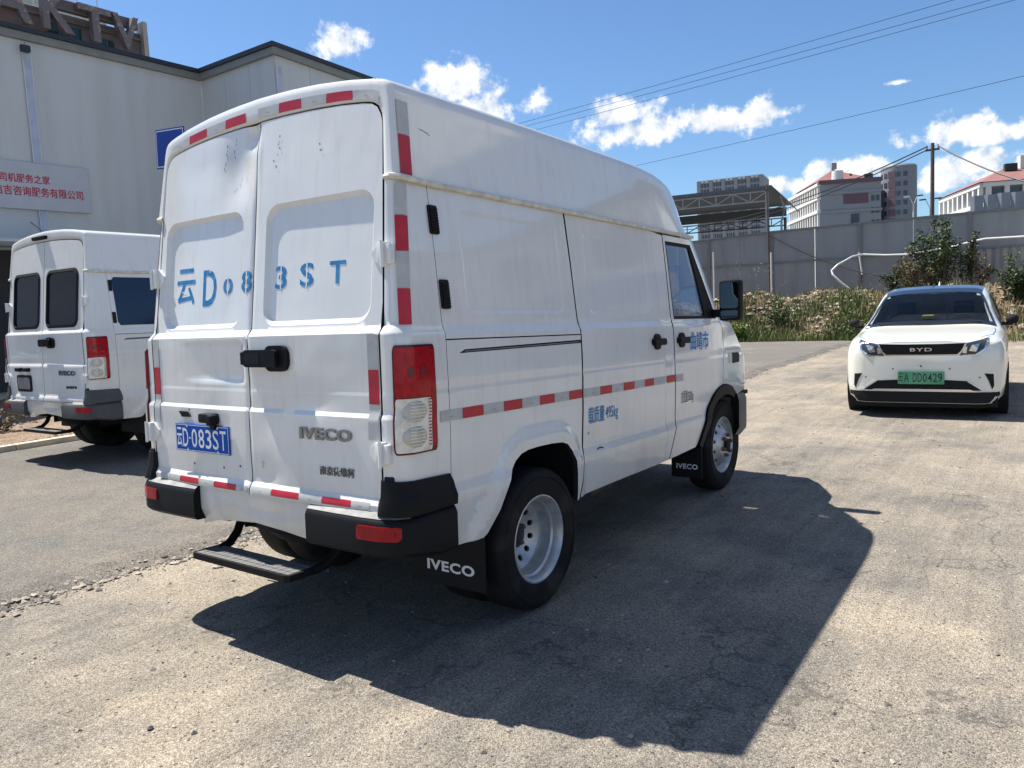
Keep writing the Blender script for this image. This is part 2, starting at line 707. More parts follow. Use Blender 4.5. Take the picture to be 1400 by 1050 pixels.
# ------------------------------------------------------------------ ground
def ground_mat(name, base, dust, stones, rough=.95, dust_amt=(.42, .60), grain=1.0, streaks=True):
    m = bpy.data.materials.new(name)
    m.use_nodes = True
    nt = m.node_tree
    p = nt.nodes['Principled BSDF']
    p.inputs['Roughness'].default_value = rough
    p.inputs['Specular IOR Level'].default_value = .25
    t = nt.nodes.new('ShaderNodeTexCoord')

    def noise(scale, det=6, rough_=.6, stretch=None, dist=0.0):
        n = nt.nodes.new('ShaderNodeTexNoise')
        n.inputs['Scale'].default_value = scale
        n.inputs['Detail'].default_value = det
        n.inputs['Roughness'].default_value = rough_
        n.inputs['Distortion'].default_value = dist
        s = t.outputs['Object']
        if stretch:
            mp = nt.nodes.new('ShaderNodeMapping'); mp.inputs['Scale'].default_value = stretch
            mp.inputs['Rotation'].default_value = (0, 0, R(-6))
            nt.links.new(s, mp.inputs['Vector']); s = mp.outputs[0]
        nt.links.new(s, n.inputs['Vector'])
        return n.outputs['Fac']

    def mr(sock, a, b, c=0., d=1.):
        r = nt.nodes.new('ShaderNodeMapRange')
        for k, v in zip(('From Min', 'From Max', 'To Min', 'To Max'), (a, b, c, d)):
            r.inputs[k].default_value = v
        nt.links.new(sock, r.inputs['Value'])
        return r.outputs[0]

    def mm(op, a, b):
        q = nt.nodes.new('ShaderNodeMath'); q.operation = op
        for i, s in enumerate((a, b)):
            if isinstance(s, (int, float)):
                q.inputs[i].default_value = s
            else:
                nt.links.new(s, q.inputs[i])
        return q.outputs[0]

    def mix(f, a, b, blend='MIX'):
        x = nt.nodes.new('ShaderNodeMix'); x.data_type = 'RGBA'; x.blend_type = blend
        if isinstance(f, (int, float)):
            x.inputs[0].default_value = f
        else:
            nt.links.new(f, x.inputs[0])
        for i, s in ((6, a), (7, b)):
            if isinstance(s, tuple):
                x.inputs[i].default_value = (*s, 1)
            else:
                nt.links.new(s, x.inputs[i])
        return x.outputs[2]

    def vor(scale, feat='F1', out='Distance'):
        v = nt.nodes.new('ShaderNodeTexVoronoi')
        v.feature = feat
        v.inputs['Scale'].default_value = scale
        nt.links.new(t.outputs['Object'], v.inputs['Vector'])
        return v.outputs[out]
    big = noise(.42, 9, .66, None, .5)
    mid = noise(2.6, 8, .65)
    fine = noise(60, 5, .75)
    fine2 = noise(160, 3, .7)
    patch_ = noise(1.35, 9, .72, None, .8)
    d = mm('ADD', mm('MULTIPLY', big, .50), mm('MULTIPLY', patch_, .50))
    dm = mr(d, dust_amt[0], dust_amt[1])
    c = mix(dm, base, dust)
    if streaks:                                          # wheel scuffs and swept dust
        st = noise(2.0, 7, .68, (5.5, .35, 1), .6)
        c = mix(1.0, c, mr(st, .35, .68, .84, 1.10), 'MULTIPLY')
        oil = noise(.75, 4, .5, None, 1.0)
        c = mix(mr(oil, .655, .72, 0, .28), c, (.085, .080, .075))
        vcr = nt.nodes.new('ShaderNodeTexVoronoi'); vcr.feature = 'DISTANCE_TO_EDGE'; vcr.inputs['Scale'].default_value = .55
        wv = nt.nodes.new('ShaderNodeVectorMath'); wv.operation = 'ADD'
        wn_ = nt.nodes.new('ShaderNodeTexNoise'); wn_.inputs['Scale'].default_value = 3.0; wn_.inputs['Detail'].default_value = 6
        nt.links.new(t.outputs['Object'], wn_.inputs['Vector'])
        nt.links.new(t.outputs['Object'], wv.inputs[0]); nt.links.new(wn_.outputs['Color'], wv.inputs[1])
        nt.links.new(wv.outputs[0], vcr.inputs['Vector'])
        crack = mm('MULTIPLY', mr(vcr.outputs['Distance'], .010, .003), mr(big, .50, .44))
        c = mix(mm('MULTIPLY', crack, .55), c, (.07, .065, .06))
    # aggregate: random tint of each grain
    vc = vor(210 * grain, 'F1', 'Color')
    sp = nt.nodes.new('ShaderNodeSeparateColor'); nt.links.new(vc, sp.inputs[0])
    c = mix(1.0, c, mr(sp.outputs[0], 0, 1, .50, 1.45), 'MULTIPLY')
    vc2 = vor(62 * grain, 'F1', 'Color')
    sp2 = nt.nodes.new('ShaderNodeSeparateColor'); nt.links.new(vc2, sp2.inputs[0])
    vd2 = vor(62 * grain)
    peb = mm('MULTIPLY', mr(sp2.outputs[0], .86, .89), mr(vd2, .42, .30))
    c = mix(peb, c, mix(sp2.outputs[1], stones[0], stones[1]))
    c = mix(1.0, c, mr(fine, .25, .75, .55, 1.42), 'MULTIPLY')
    c = mix(1.0, c, mr(mid, .3, .7, .90, 1.09), 'MULTIPLY')
    nt.links.new(c, p.inputs['Base Color'])
    h = mm('ADD', mm('MULTIPLY', fine, .5), mm('ADD', mm('MULTIPLY', fine2, .25), mm('MULTIPLY', vor(170 * grain), -.45)))
    h = mm('ADD', h, mm('MULTIPLY', peb, .9))
    h = mm('ADD', h, mm('MULTIPLY', mid, .45))
    b = nt.nodes.new('ShaderNodeBump'); b.inputs['Strength'].default_value = .8; b.inputs['Distance'].default_value = .012
    nt.links.new(h, b.inputs['Height'])
    nt.links.new(b.outputs[0], p.inputs['Normal'])
    return m


M_dirt = ground_mat('dusty_gravel', (.170, .159, .144), (.350, .298, .232), ((.06, .056, .052), (.42, .37, .30)), dust_amt=(.38, .60))
M_asphalt = ground_mat('worn_asphalt', (.150, .142, .130), (.230, .200, .162), ((.08, .08, .08), (.40, .37, .33)), dust_amt=(.46, .68), streaks=False)
M_bed = ground_mat('gravel_bed', (.20, .14, .10), (.30, .22, .16), ((.12, .08, .06), (.46, .40, .34)), grain=.5, streaks=False)
M_concrete = mat('kerb_concrete', (.46, .41, .33), rough=.9, var=.2, vscale=5, bump=.4, bscale=40, bdist=.01)
M_bank = ground_mat('earth_bank', (.16, .12, .075), (.26, .19, .12), ((.10, .08, .06), (.42, .34, .27)), grain=.35, streaks=False)
M_stone = mat('loose_stone', rough=.95, island=[(.07, .065, .06), (.20, .18, .16), (.32, .28, .23), (.42, .37, .30)], bump=.3, bscale=80, bdist=.004)
M_brickbits = mat('rubble_mix', rough=.95, island=[(.11, .085, .065), (.26, .17, .12), (.24, .205, .17), (.42, .37, .31), (.15, .13, .11), (.30, .24, .19)])

o = mesh_obj('ground', [(-900, -600, 0), (900, -600, 0), (900, 1500, 0), (-900, 1500, 0)], [(0, 1, 2, 3)], M_dirt)
struct(o)

# asphalt lane with its crumbling edge
rg = random.Random(11)
NY = 420
ys = [-14 + 36.6 * i / NY for i in range(NY + 1)]
wob = 0
edge = []
for y in ys:
    wob = wob * .80 + rg.uniform(-.035, .035)
    edge.append(-1.79 - .006 * y + wob + .05 * math.sin(y * 1.7) * math.sin(y * .6))
vs, fs = [], []
for y, e in zip(ys, edge):
    j = rg.uniform(-.02, .02)
    vs += [(-7.70, y, .060), (-2.4, y, .060), (e - .11, y, .060 + rg.uniform(-.010, .003)), (e - .03, y, .036 + rg.uniform(-.014, .012)), (e + .10 + j, y, -.004)]
for i in range(NY):
    for k in range(4):
        a = i * 5 + k
        fs.append((a, a + 1, a + 6, a + 5))
struct(mesh_obj('road', vs, fs, M_asphalt))


def pebble(rg, r):
    """squashed, jittered octahedron"""
    base = [(1, 0, 0), (0, 1, 0), (-1, 0, 0), (0, -1, 0), (0, 0, 1), (0, 0, -1), (.7, .7, .25), (-.7, -.6, .3)]
    fs = [(4, 0, 6), (4, 6, 1), (4, 1, 2), (4, 2, 7), (4, 7, 3), (4, 3, 0), (5, 6, 0), (5, 1, 6), (5, 2, 1), (5, 7, 2), (5, 3, 7), (5, 0, 3)]
    a = rg.uniform(0, 6.28)
    sx, sy, sz = r * rg.uniform(.7, 1.3), r * rg.uniform(.6, 1.1), r * rg.uniform(.4, .8)
    c, s = math.cos(a), math.sin(a)
    vs = []
    for (x, y, z) in base:
        x, y, z = x * sx * rg.uniform(.8, 1.2), y * sy * rg.uniform(.8, 1.2), z * sz * rg.uniform(.8, 1.2)
        vs.append((c * x - s * y, s * x + c * y, z))
    return vs, fs


def scatter(name, n, fn, material, label, cat):
    b = MB()
    for i in range(n):
        x, y, z, r = fn(i)
        vs, fs = pebble(rg, r)
        b.add([(v[0] + x, v[1] + y, v[2] + z + r * .15) for v in vs], fs)
    o = b.build(name, material, None, False, False)
    return stuff(o, label, cat)


def edge_x(y):
    return lin(y, ys, edge)


def f_lot(i):
    y = -2.0 + 16 * rg.random() ** 1.8
    x = rg.uniform(-1.7, 6.5) if y > 3 else rg.uniform(-1.7, 4.2)
    return x, y, 0, .003 + .012 * rg.random() ** 4


def f_edge(i):
    y = rg.uniform(-1.5, 21) if rg.random() < .35 else rg.uniform(-1.4, 3)
    o_ = rg.gauss(.0, .10)
    return edge_x(y) + o_, y, .02 if o_ < .02 else .003, .006 + .022 * rg.random() ** 2.5


scatter('loose_gravel', 5200, f_lot, M_stone, 'loose gravel scattered over the dusty lot', 'gravel')
scatter('edge_rubble', 4200, f_edge, M_stone, 'broken stones along the crumbling asphalt edge', 'gravel')


def one_stone(label, x, y, r, m):
    vs, fs = pebble(rg, r)
    bm_ = MB().add(vs, fs).build('stone', m)
    bm_.location = (x, y, r * .3)
    tag(bm_, label, 'stone', 'single stones on the lot')
    return bm_


M_darkstone = mat('dark_stone', (.045, .045, .05), rough=.8, var=.3, vscale=30)
M_palestone = mat('pale_chip', (.62, .58, .50), rough=.8, var=.15, vscale=40)
one_stone('small dark round stone lying on the gravel at lower left', .27, -.72, .018, M_darkstone)
one_stone('tiny white stone chip right of the dark stone', .34, -.66, .012, M_palestone)
one_stone('flat white chip on the ground just left of the rear step', -1.24, .58, .030, M_palestone)

# kerb of cast blocks and the gravel bed behind it
kr = bpy.data.objects.new('kerb', None)
COL.objects.link(kr)
kr.location = (-7.77, 3, 0)
tag(kr, 'pale concrete kerb between the asphalt and the reddish gravel bed', 'kerb')
kb = MB().box(-.07, .07, -.495, .495, -.10, .13, .012)
k0 = kb.build('kerb_block', M_concrete, kr)
k0.location = (0, -8.5, 0)
for i in range(1, 26):
    k = k0.copy(); COL.objects.link(k); k.parent = kr; k.location = (rg.uniform(-.006, .006), -8.5 + i, rg.uniform(-.005, .005))
nx, ny = 40, 60
vs = []
for j in range(ny + 1):
    for i in range(nx + 1):
        x, y = -7.84 - 7.3 * i / nx, -8 + 18.1 * j / ny
        vs.append((x, y, .06 + .05 * min(1, i / 6) + .06 * math.sin(x * 1.3) * math.sin(y * .9) * min(1, i / 5) + rg.uniform(-.015, .015)))
fs = [(j * (nx + 1) + i, j * (nx + 1) + i + 1, (j + 1) * (nx + 1) + i + 1, (j + 1) * (nx + 1) + i) for j in range(ny) for i in range(nx)]
struct(mesh_obj('gravel_ground', vs, fs, M_bed))
scatter('bed_gravel', 4200, lambda i: (-7.86 - 5.0 * rg.random() ** 1.3, rg.uniform(0, 6.5), .09, .012 + .03 * rg.random() ** 3), M_brickbits, 'reddish stones covering the bed behind the kerb', 'gravel')

# ------------------------------------------------------------------ vans (body frame: x right seen from behind, y forward, z up, y = 0 at the rear doors)
M_white = paint('white_van_paint', (.74, .745, .73))
M_gap = mat('dark_gap', (.008, .008, .009), rough=.9)
M_rubber = mat('black_rubber', (.008, .008, .009), rough=.7, spec=.3)
M_tyre = mat('tyre_rubber', (.008, .008, .009), rough=.82, spec=.3, color2=(.030, .027, .023), cscale=5, cth=(.5, .75), var=.35, vscale=9, bump=.3, bscale=60, bdist=.004)
M_plastic = mat('black_plastic', (.004, .0045, .006), rough=.55, spec=.2, var=.25, vscale=14, bump=.15, bscale=220, bdist=.002)
M_dusty = mat('dusty_plastic', (.30, .30, .29), rough=.7, color2=(.20, .20, .20), cscale=14)
M_greyplastic = mat('grey_plastic', (.20, .20, .20), rough=.55, var=.15, vscale=8)
M_steel = mat('wheel_silver', (.46, .47, .48), rough=.38, metal=.55, var=.18, vscale=20)
M_rust = mat('rusty_nut', (.16, .09, .06), rough=.8, var=.4, vscale=60)
M_chassis = mat('chassis_black', (.022, .021, .020), rough=.8, color2=(.10, .085, .07), cscale=7, cth=(.5, .75))
M_red = mat('red_reflective_tape', (.46, .012, .030), rough=.4, var=.10, vscale=25)
M_silver = mat('silver_reflective_tape', (.46, .47, .46), rough=.45, var=.10, vscale=16)
M_tapemark = mat('tape_print', (.30, .30, .30), rough=.6)
M_blue = mat('blue_stencil_paint', (.008, .17, .42), rough=.6, color2=(.05, .30, .58), cscale=26, cth=(.5, .72))
M_black_ink = mat('black_print', (.03, .03, .035), rough=.6)
M_plateblue = mat('plate_blue', (.003, .085, .42), rough=.5, spec=.15)
M_platewhite = mat('plate_white', (.80, .82, .84), rough=.4)
M_chrome = mat('chrome', (.62, .63, .65), rough=.14, metal=1.0)
M_redlens = mat('red_lens', (.36, .001, .010), rough=.16, coat=.15, spec=.25, var=.28, vscale=45)
M_reddark = mat('dark_red_lens', (.10, .002, .006), rough=.18, coat=.15, spec=.3)
M_clearlens = mat('clear_lens', (.78, .76, .68), rough=.12, coat=.6, color2=(.52, .49, .41), cscale=20, cth=(.45, .7))
M_reflector = mat('lamp_reflector', (.50, .48, .42), rough=.3, metal=.25)
M_bulbdark = mat('lamp_bulb_dark', (.10, .006, .010), rough=.3)
M_redmark = mat('bumper_reflector_red', (.30, .002, .010), rough=.2, coat=.1, spec=.25, var=.15, vscale=30)
M_glass = mat('cab_glass', (.20, .24, .26), rough=.02, trans=1.0, alpha=.55, spec=.4)
M_darkglass = mat('dark_glass', (.012, .016, .024), rough=.05, spec=.6)
M_seat = mat('seat_fabric', (.02, .021, .025), rough=.9)
M_mirror = mat('mirror_glass', (.75, .77, .80), rough=.03, metal=1.0)
M_sealant = mat('aged_sealant', (.62, .60, .52), rough=.7, var=.2, vscale=20)
M_scratch = mat('bare_scratch', (.06, .055, .05), rough=.8)
M_fleck = mat('sticker_residue', (.72, .74, .74), rough=.75)

ZP = [.40, .50, .70, .735, .775, .80, 1.0, 1.19, 1.205, 1.22, 1.415, 1.44, 1.475, 1.50, 1.80, 2.085]
XP = [.955, .965, .988, .990, .979, .976, .982, .981, .978, .980, .974, .972, .957, .953, .925, .893]
ARCH = [(.52, .495), (.552, .51), (.64, .603), (.70, .71), (.742, .78), (.775, .815), (.823, .842), (.88, .853), (.965, .857), (1.10, .855), (1.20, .847), (1.255, .83), (1.298, .79), (1.325, .73), (1.342, .66), (1.358, .56), (1.362, .50)]


def seg_dist(p, poly):
    best = 9.
    for i in range(len(poly) - 1):
        ax, ay = poly[i]; bx, by = poly[i + 1]
        dx, dy = bx - ax, by - ay
        t = max(0, min(1, ((p[0] - ax) * dx + (p[1] - ay) * dy) / (dx * dx + dy * dy)))
        best = min(best, math.hypot(p[0] - ax - dx * t, p[1] - ay - dy * t))
    return best


def side_x(y, z, flare=True):
    x = lin(z, ZP, XP)
    x -= .010 * ((y - 2.0) / 2.0) ** 2
    if y > 3.5:
        x -= .085 * (y - 3.5) ** 2
    if flare and .35 < y < 1.5 and z < 1.0:
        x += .020 * (1 - smooth01((seg_dist((y, z), ARCH) - .045) / .075))
    return x


RZ = [.40, .735, .765, 1.098, 1.116, 1.19, 1.205, 1.452, 1.484, 2.47, 2.60]
RY = [-.030, -.030, -.012, -.010, .001, .001, .002, .001, .030, .135, .140]


def rear_y(x, z):
    return lin(z, RZ, RY) + .022 * (x / .86) ** 2


def sd_rec(x, z):
    return sd_rrect(abs(x), z, .088, .785, 1.497, 2.062, .085)


def dent(x, z, cx, cz, a, rx, rz_):
    return a * math.exp(-((x - cx) / rx) ** 2 - ((z - cz) / rz_) ** 2)


def door_edge(z):
    return lin(z, [.4, 1.47, 2.36], [.858, .858, .815])


XD = .862
CR_ = .085


def corner_map(sgn, u, z, o=0.0):
    """plan curve from the door gap round the corner to the seam at y = .315"""
    y0 = lin(z, RZ, RY) + .022
    x0 = door_edge(z) + .006
    X = side_x(.3, z, False)
    r = min(CR_, X - x0 - .004)
    l1 = X - r - x0
    l2 = r * math.pi / 2
    l3 = .315 - y0 - r
    s = u * (l1 + l2 + l3)
    if s < l1:
        p, n = (x0 + s, y0), (0, -1)
    elif s < l1 + l2:
        a = (s - l1) / r
        p, n = (X - r + r * math.sin(a), y0 + r - r * math.cos(a)), (math.sin(a), -math.cos(a))
    else:
        p, n = (X, y0 + r + s - l1 - l2), (1, 0)
    return Vector((sgn * (p[0] + n[0] * o), p[1] + n[1] * o, z))


# half profile of the high roof from the rail to the centre line, and of the door opening
def roof_prof(t):
    P = [(.893, 2.092), (.873, 2.25), (.853, 2.405), (.847, 2.462), (.838, 2.494), (.816, 2.514), (.77, 2.526), (.60, 2.553), (.40, 2.574), (.20, 2.585), (0, 2.589)]
    T = [0, .16, .32, .37, .42, .47, .53, .65, .78, .89, 1.0]
    return (lin(t, T, [p[0] for p in P]), lin(t, T, [p[1] for p in P]))


def open_prof(t):
    P = [(.832, 2.092), (.824, 2.22), (.817, 2.33), (.808, 2.375), (.785, 2.41), (.75, 2.428), (.70, 2.437), (.57, 2.452), (.38, 2.465), (.19, 2.472), (0, 2.474)]
    T = [0, .16, .32, .37, .42, .47, .53, .65, .78, .89, 1.0]
    return (lin(t, T, [p[0] for p in P]), lin(t, T, [p[1] for p in P]))


def top_z(x):
    """top edge of the rear doors"""
    x = abs(x)
    return lin(x, [0, .19, .38, .57, .70, .75, .785, .808], [2.474, 2.472, 2.465, 2.452, 2.437, 2.428, 2.41, 2.375])


def header_pt(x, k, o=0.0):
    """point on the rear header between the door top (k=0) and the roof edge (k=1)"""
    z0 = top_z(x)
    z1 = lin(abs(x), [0, .2, .4, .6, .74, .795, .828], [2.589, 2.585, 2.574, 2.555, 2.532, 2.517, 2.49]) - .035
    z = z0 + (z1 - z0) * k
    return Vector((x, rear_y(x, z) - o, z))


def roof_h(y):
    return lin(y, [0, 2.2, 2.5, 2.75, 2.9, 3.0, 3.08, 3.16, 3.24], [1, 1.0, .995, .955, .885, .78, .61, .31, 0.02])


def wheel(root, x, y, z, sgn, kind):
    """kind: 'front' domed, 'rear' deep dish, 'inner' hidden twin"""
    w = thing_child('wheel', root, (x * sgn, y, z), sgn)
    rr = .367
    prof = [(.215, -.165), (.235, -.195), (.30, -.205), (.338, -.200), (.358, -.185), (rr, -.165), (rr, -.02), (.358, 0), (.338, .014), (.30, .018), (.235, .008), (.217, -.010)]
    t = MB().lathe([(r, a) for r, a in prof], 64)
    # tread blocks as circumferential grooves
    ty = t.build('tyre', M_tyre, w, True)
    g = MB()
    for a in (-.135, -.09, -.05):
        g.lathe([(rr + .0015, a - .006), (rr + .0015, a + .006)], 64)
    g.build('tread_groove', M_gap, ty, True)
    ring = MB().lathe([(.315, .0185), (.318, .0215), (.326, .0205), (.329, .0165)], 64)
    ring.build('sidewall_rib', M_tyre, ty, True)
    if kind == 'inner':
        MB().lathe([(.225, -.02), (.21, -.05), (.20, -.16)], 40).build('rim', M_steel, w, True)
        return w
    if kind == 'rear':
        pr = [(.228, -.004), (.229, .004), (.222, .006), (.214, -.002), (.206, -.012), (.203, -.045), (.193, -.055), (.190, -.110), (.181, -.126)]
        disc = lambda r: lin(r, [0, .085, .10, .13, .16, .182], [-.176, -.176, -.166, -.156, -.140, -.125])
        hr, hn, hs, rmax = .139, 12, .0165, .182
    else:
        pr = [(.228, -.004), (.229, .004), (.222, .006), (.214, -.004), (.206, -.016), (.202, -.030), (.196, -.032)]
        disc = lambda r: lin(r, [0, .075, .10, .125, .15, .175, .197], [.030, .030, .026, .012, -.006, -.022, -.031])
        hr, hn, hs, rmax = .160, 12, .0150, .198
    rim = MB().lathe(pr, 64).build('rim', M_steel, w, True)
    circ = [(rmax * math.cos(2 * math.pi * k / 48), rmax * math.sin(2 * math.pi * k / 48)) for k in range(48)]
    holes = []
    for k in range(hn):
        a = 2 * math.pi * (k + .5) / hn
        holes.append([(hr * math.cos(a) + hs * math.cos(q * .5236), hr * math.sin(a) + hs * math.sin(q * .5236)) for q in range(12)])
    panel('wheel_disc', circ, lambda p, q: (disc(math.hypot(p, q)), p, q), (-1, 0, 0), M_steel, rim, step=.022, holes=holes, thick=.012)
    MB().lathe([(.0, -.20), (.20, -.20)], 24).build('brake_backing', M_gap, rim)
    hub = MB()
    if kind == 'front':
        hub.lathe([(.052, .030), (.050, .048), (.043, .052), (0, .052)], 24)
        hub.build('hub_cap', M_gap, rim, True)
    else:
        hub.lathe([(.070, -.178), (.066, -.140), (.05, -.132), (0, -.132)], 24)
        hub.build('hub_cap', M_chassis, rim, True)
    for k in range(6):
        a = 2 * math.pi * k / 6 + .3
        c = (disc(.088), .082 * math.cos(a), .082 * math.sin(a))
        MB().lathe([(.017, 0), (.017, .018), (.010, .030), (0, .030)], 6, 'x', c).build('wheel_nut', M_rust, rim)
    return w


def thing_child(name, root, loc, sgn):
    o = bpy.data.objects.new(name, None)
    COL.objects.link(o)
    o.parent = root
    o.location = loc
    if sgn < 0:
        o.rotation_euler = (0, 0, math.pi)
    return o


def make_van(name, label, group, loc, rotz, rake, lettered):
    T = thing(name, label, 'van', loc, (0, 0, 0), group)
    T.rotation_euler = (Matrix.Rotation(rotz, 3, 'Z') @ Matrix.Rotation(-rake, 3, 'X')).to_euler()
    P = M_white

    # ---- dark inner shell seen through the panel gaps
    b = MB()
    ys = [.10, .5, 1.0, 1.5, 2.0, 2.62]
    zs = [.88, 1.19, 1.44, 1.50, 1.80, 2.06, 2.38]
    for s in (-1, 1):
        vs, fs = [], []
        for y in ys:
            for z in zs:
                x = side_x(y, z, False) - .030 if z < 2.08 else .80
                vs.append((s * x, max(y, lin(z, RZ, RY) + .075), z))
        n = len(zs)
        for i in range(len(ys) - 1):
            for j in range(n - 1):
                fs.append((i * n + j, i * n + j + 1, (i + 1) * n + j + 1, (i + 1) * n + j))
        b.add(vs, fs)
    for (z0, z1) in zip([.70] + zs[:-1], zs):                            # behind the rear doors
        w0, w1 = min(.92, side_x(.1, z0, False) - .03), min(.92, side_x(.1, z1, False) - .03)
        b.add([(-w0, lin(z0, RZ, RY) + .078, z0), (w0, lin(z0, RZ, RY) + .078, z0), (w1, lin(z1, RZ, RY) + .078, z1), (-w1, lin(z1, RZ, RY) + .078, z1)], [(0, 1, 2, 3)])
    b.add([(-.90, 2.62, .5), (.90, 2.62, .5), (.86, 2.62, 2.3), (-.86, 2.62, 2.3)], [(0, 1, 2, 3)])   # bulkhead
    b.add([(-.95, .1, .88), (.95, .1, .88), (.95, 2.62, .88), (-.95, 2.62, .88)], [(0, 1, 2, 3)])     # cargo floor
    for s in (-1, 1):
        b.add([(s * .52, .3, .40), (s * .52, 1.6, .40), (s * .52, 1.6, .88), (s * .52, .3, .88)], [(0, 1, 2, 3)])
        b.add([(s * .94, 1.42, .53), (s * .94, 3.0, .56), (s * .94, 2.62, .88), (s * .94, 1.42, .88)], [(0, 1, 2, 3)])
        b.add([(s * .93, .12, .50), (s * .93, .45, .50), (s * .93, .45, .88), (s * .93, .12, .88)], [(0, 1, 2, 3)])
        b.add([(s * .52, 1.40, .50), (s * .94, 1.40, .52), (s * .94, 1.40, .88), (s * .52, 1.40, .88)], [(0, 1, 2, 3)])
        b.add([(s * .52, .46, .44), (s * .94, .46, .50), (s * .94, .46, .88), (s * .52, .46, .88)], [(0, 1, 2, 3)])
        b.add([(s * .50, 3.30, .45), (s * .50, 4.35, .45), (s * .50, 4.35, 1.0), (s * .50, 3.30, 1.0)], [(0, 1, 2, 3)])
        b.add([(s * .50, 3.34, .96), (s * .93, 3.34, .93), (s * .93, 4.3, .93), (s * .50, 4.3, .96)], [(0, 1, 2, 3)])
    b.add([(-.9, 2.62, .56), (.9, 2.62, .56), (.9, 3.46, .60), (-.9, 3.46, .60)], [(0, 1, 2, 3)])     # cab floor
    b.box(-.49, .49, 3.28, 4.36, .45, 1.36)
    b.build('inner_body', M_gap, T)

    # ---- chassis, axle, exhaust, spare wheel
    c = MB()
    for s in (-1, 1):
        c.box(s * .40 - .04, s * .40 + .04, .10, 4.2, .50, .64)
    for y in (.18, .7, 1.6, 2.4, 3.2):
        c.box(-.40, .40, y - .04, y + .04, .53, .61)
    c.tube([(-.7, 1.03, .363), (.7, 1.03, .363)], .055, 10)
    c.lathe([(.0, -.14), (.10, -.13), (.155, -.06), (.165, 0), (.155, .06), (.10, .13), (0, .14)], 16, 'x', (0, 1.03, .363))
    c.tube([(-.6, 3.828, .45), (.6, 3.828, .45)], .045, 8)
    for s in (-1, 1):
        c.box(s * .46 - .035, s * .46 + .035, .40, 1.62, .44, .475)
        c.tube([(s * .46, 1.03, .36), (s * .50, .80, .78)], .035, 8)
    c.tube([(.30, 2.4, .47), (.28, 1.5, .47), (.22, 1.2, .52), (.22, .75, .50), (-.20, .30, .42)], .03, 8)
    c.build('chassis', M_chassis, T)
    sp = MB().lathe([(.12, -.09), (.20, -.10), (.30, -.09), (.355, -.04), (.355, .04), (.30, .09), (.20, .10), (.12, .09)], 32, 'z', (-.05, .52, .50))
    sp.build('spare_tyre', M_tyre, T, True)
    for s in (-1, 1):                                                     # fuel tank / box under the sill
        MB().box(s * .62 - .16, s * .62 + .16, 1.75, 2.45, .40, .58, .03).build('underfloor_tank', M_chassis, T)

    for s in (-1, 1):
        wheel(T, .948, 1.028, .363, s, 'rear')
        wheel(T, .700, 1.028, .363, s, 'inner')
        wheel(T, .892, 3.828, .460, s, 'front')

    # ---- roof shell with rear header
    ts = [i / 22 for i in range(23)]
    rings = []

    def ring(fn):
        right = [fn(t, 1) for t in ts]
        left = [fn(t, -1) for t in reversed(ts[:-1])]
        rings.append(right + left)

    def mixp(t, k, s):
        a, c2 = open_prof(t), roof_prof(t)
        # keep the header inset from the outer edge
        return (s * (a[0] + (c2[0] - a[0]) * k), a[1] + (c2[1] - a[1]) * k)
    for k, dy in ((0, .02), (0, 0), (.35, 0), (.66, 0.0), (.88, .002), (.955, .010), (.99, .022), (1.0, .038)):
        def f(t, s, k=k, dy=dy):
            x, z = mixp(t, k, s)
            return (x, rear_y(min(abs(x), .86), z) + dy, z)
        ring(f)
    for y in (.35, .6, .9, 1.2, 1.5, 1.8, 2.1, 2.3, 2.5, 2.62, 2.75, 2.84, 2.92, 2.99, 3.05, 3.10, 3.15, 3.20, 3.235):
        def f(t, s, y=y):
            x, z = roof_prof(t)
            h = roof_h(y)
            x2 = x - .010 * ((y - 1) / 2) ** 2 * (1 if x > .5 else x / .5)
            return (s * x2, y, 2.092 + (z - 2.092) * h + .004 * math.sin(math.pi * min(1, y / 2.6)) * (1 if t > .4 else 0))
        ring(f)
    n = len(rings[0])
    vs = [p for r_ in rings for p in r_]
    fs = [(i * n + j, i * n + j + 1, (i + 1) * n + j + 1, (i + 1) * n + j) for i in range(len(rings) - 1) for j in range(n - 1)]
    fs = [f[::-1] for f in fs]
    roof = mesh_obj('roof', vs, fs, P, T, True)
    BVR = BVHTree.FromPolygons([Vector(v) for v in vs], fs)
    BVC = {}
    for s in (-1, 1):                                                     # rain rail between body and roof
        pts = [(s * .835, .118, 2.098), (s * .87, .112, 2.097), (s * .905, .135, 2.094), (s * .912, .20, 2.090)] + [(s * (side_x(y, 2.085) + .012), y, 2.087) for y in (.4, .8, 1.2, 1.6, 2.0, 2.4, 2.8, 3.1, 3.22)]
        MB().tube(pts, .0135, 8).build('rain_rail', M_sealant, T, True)

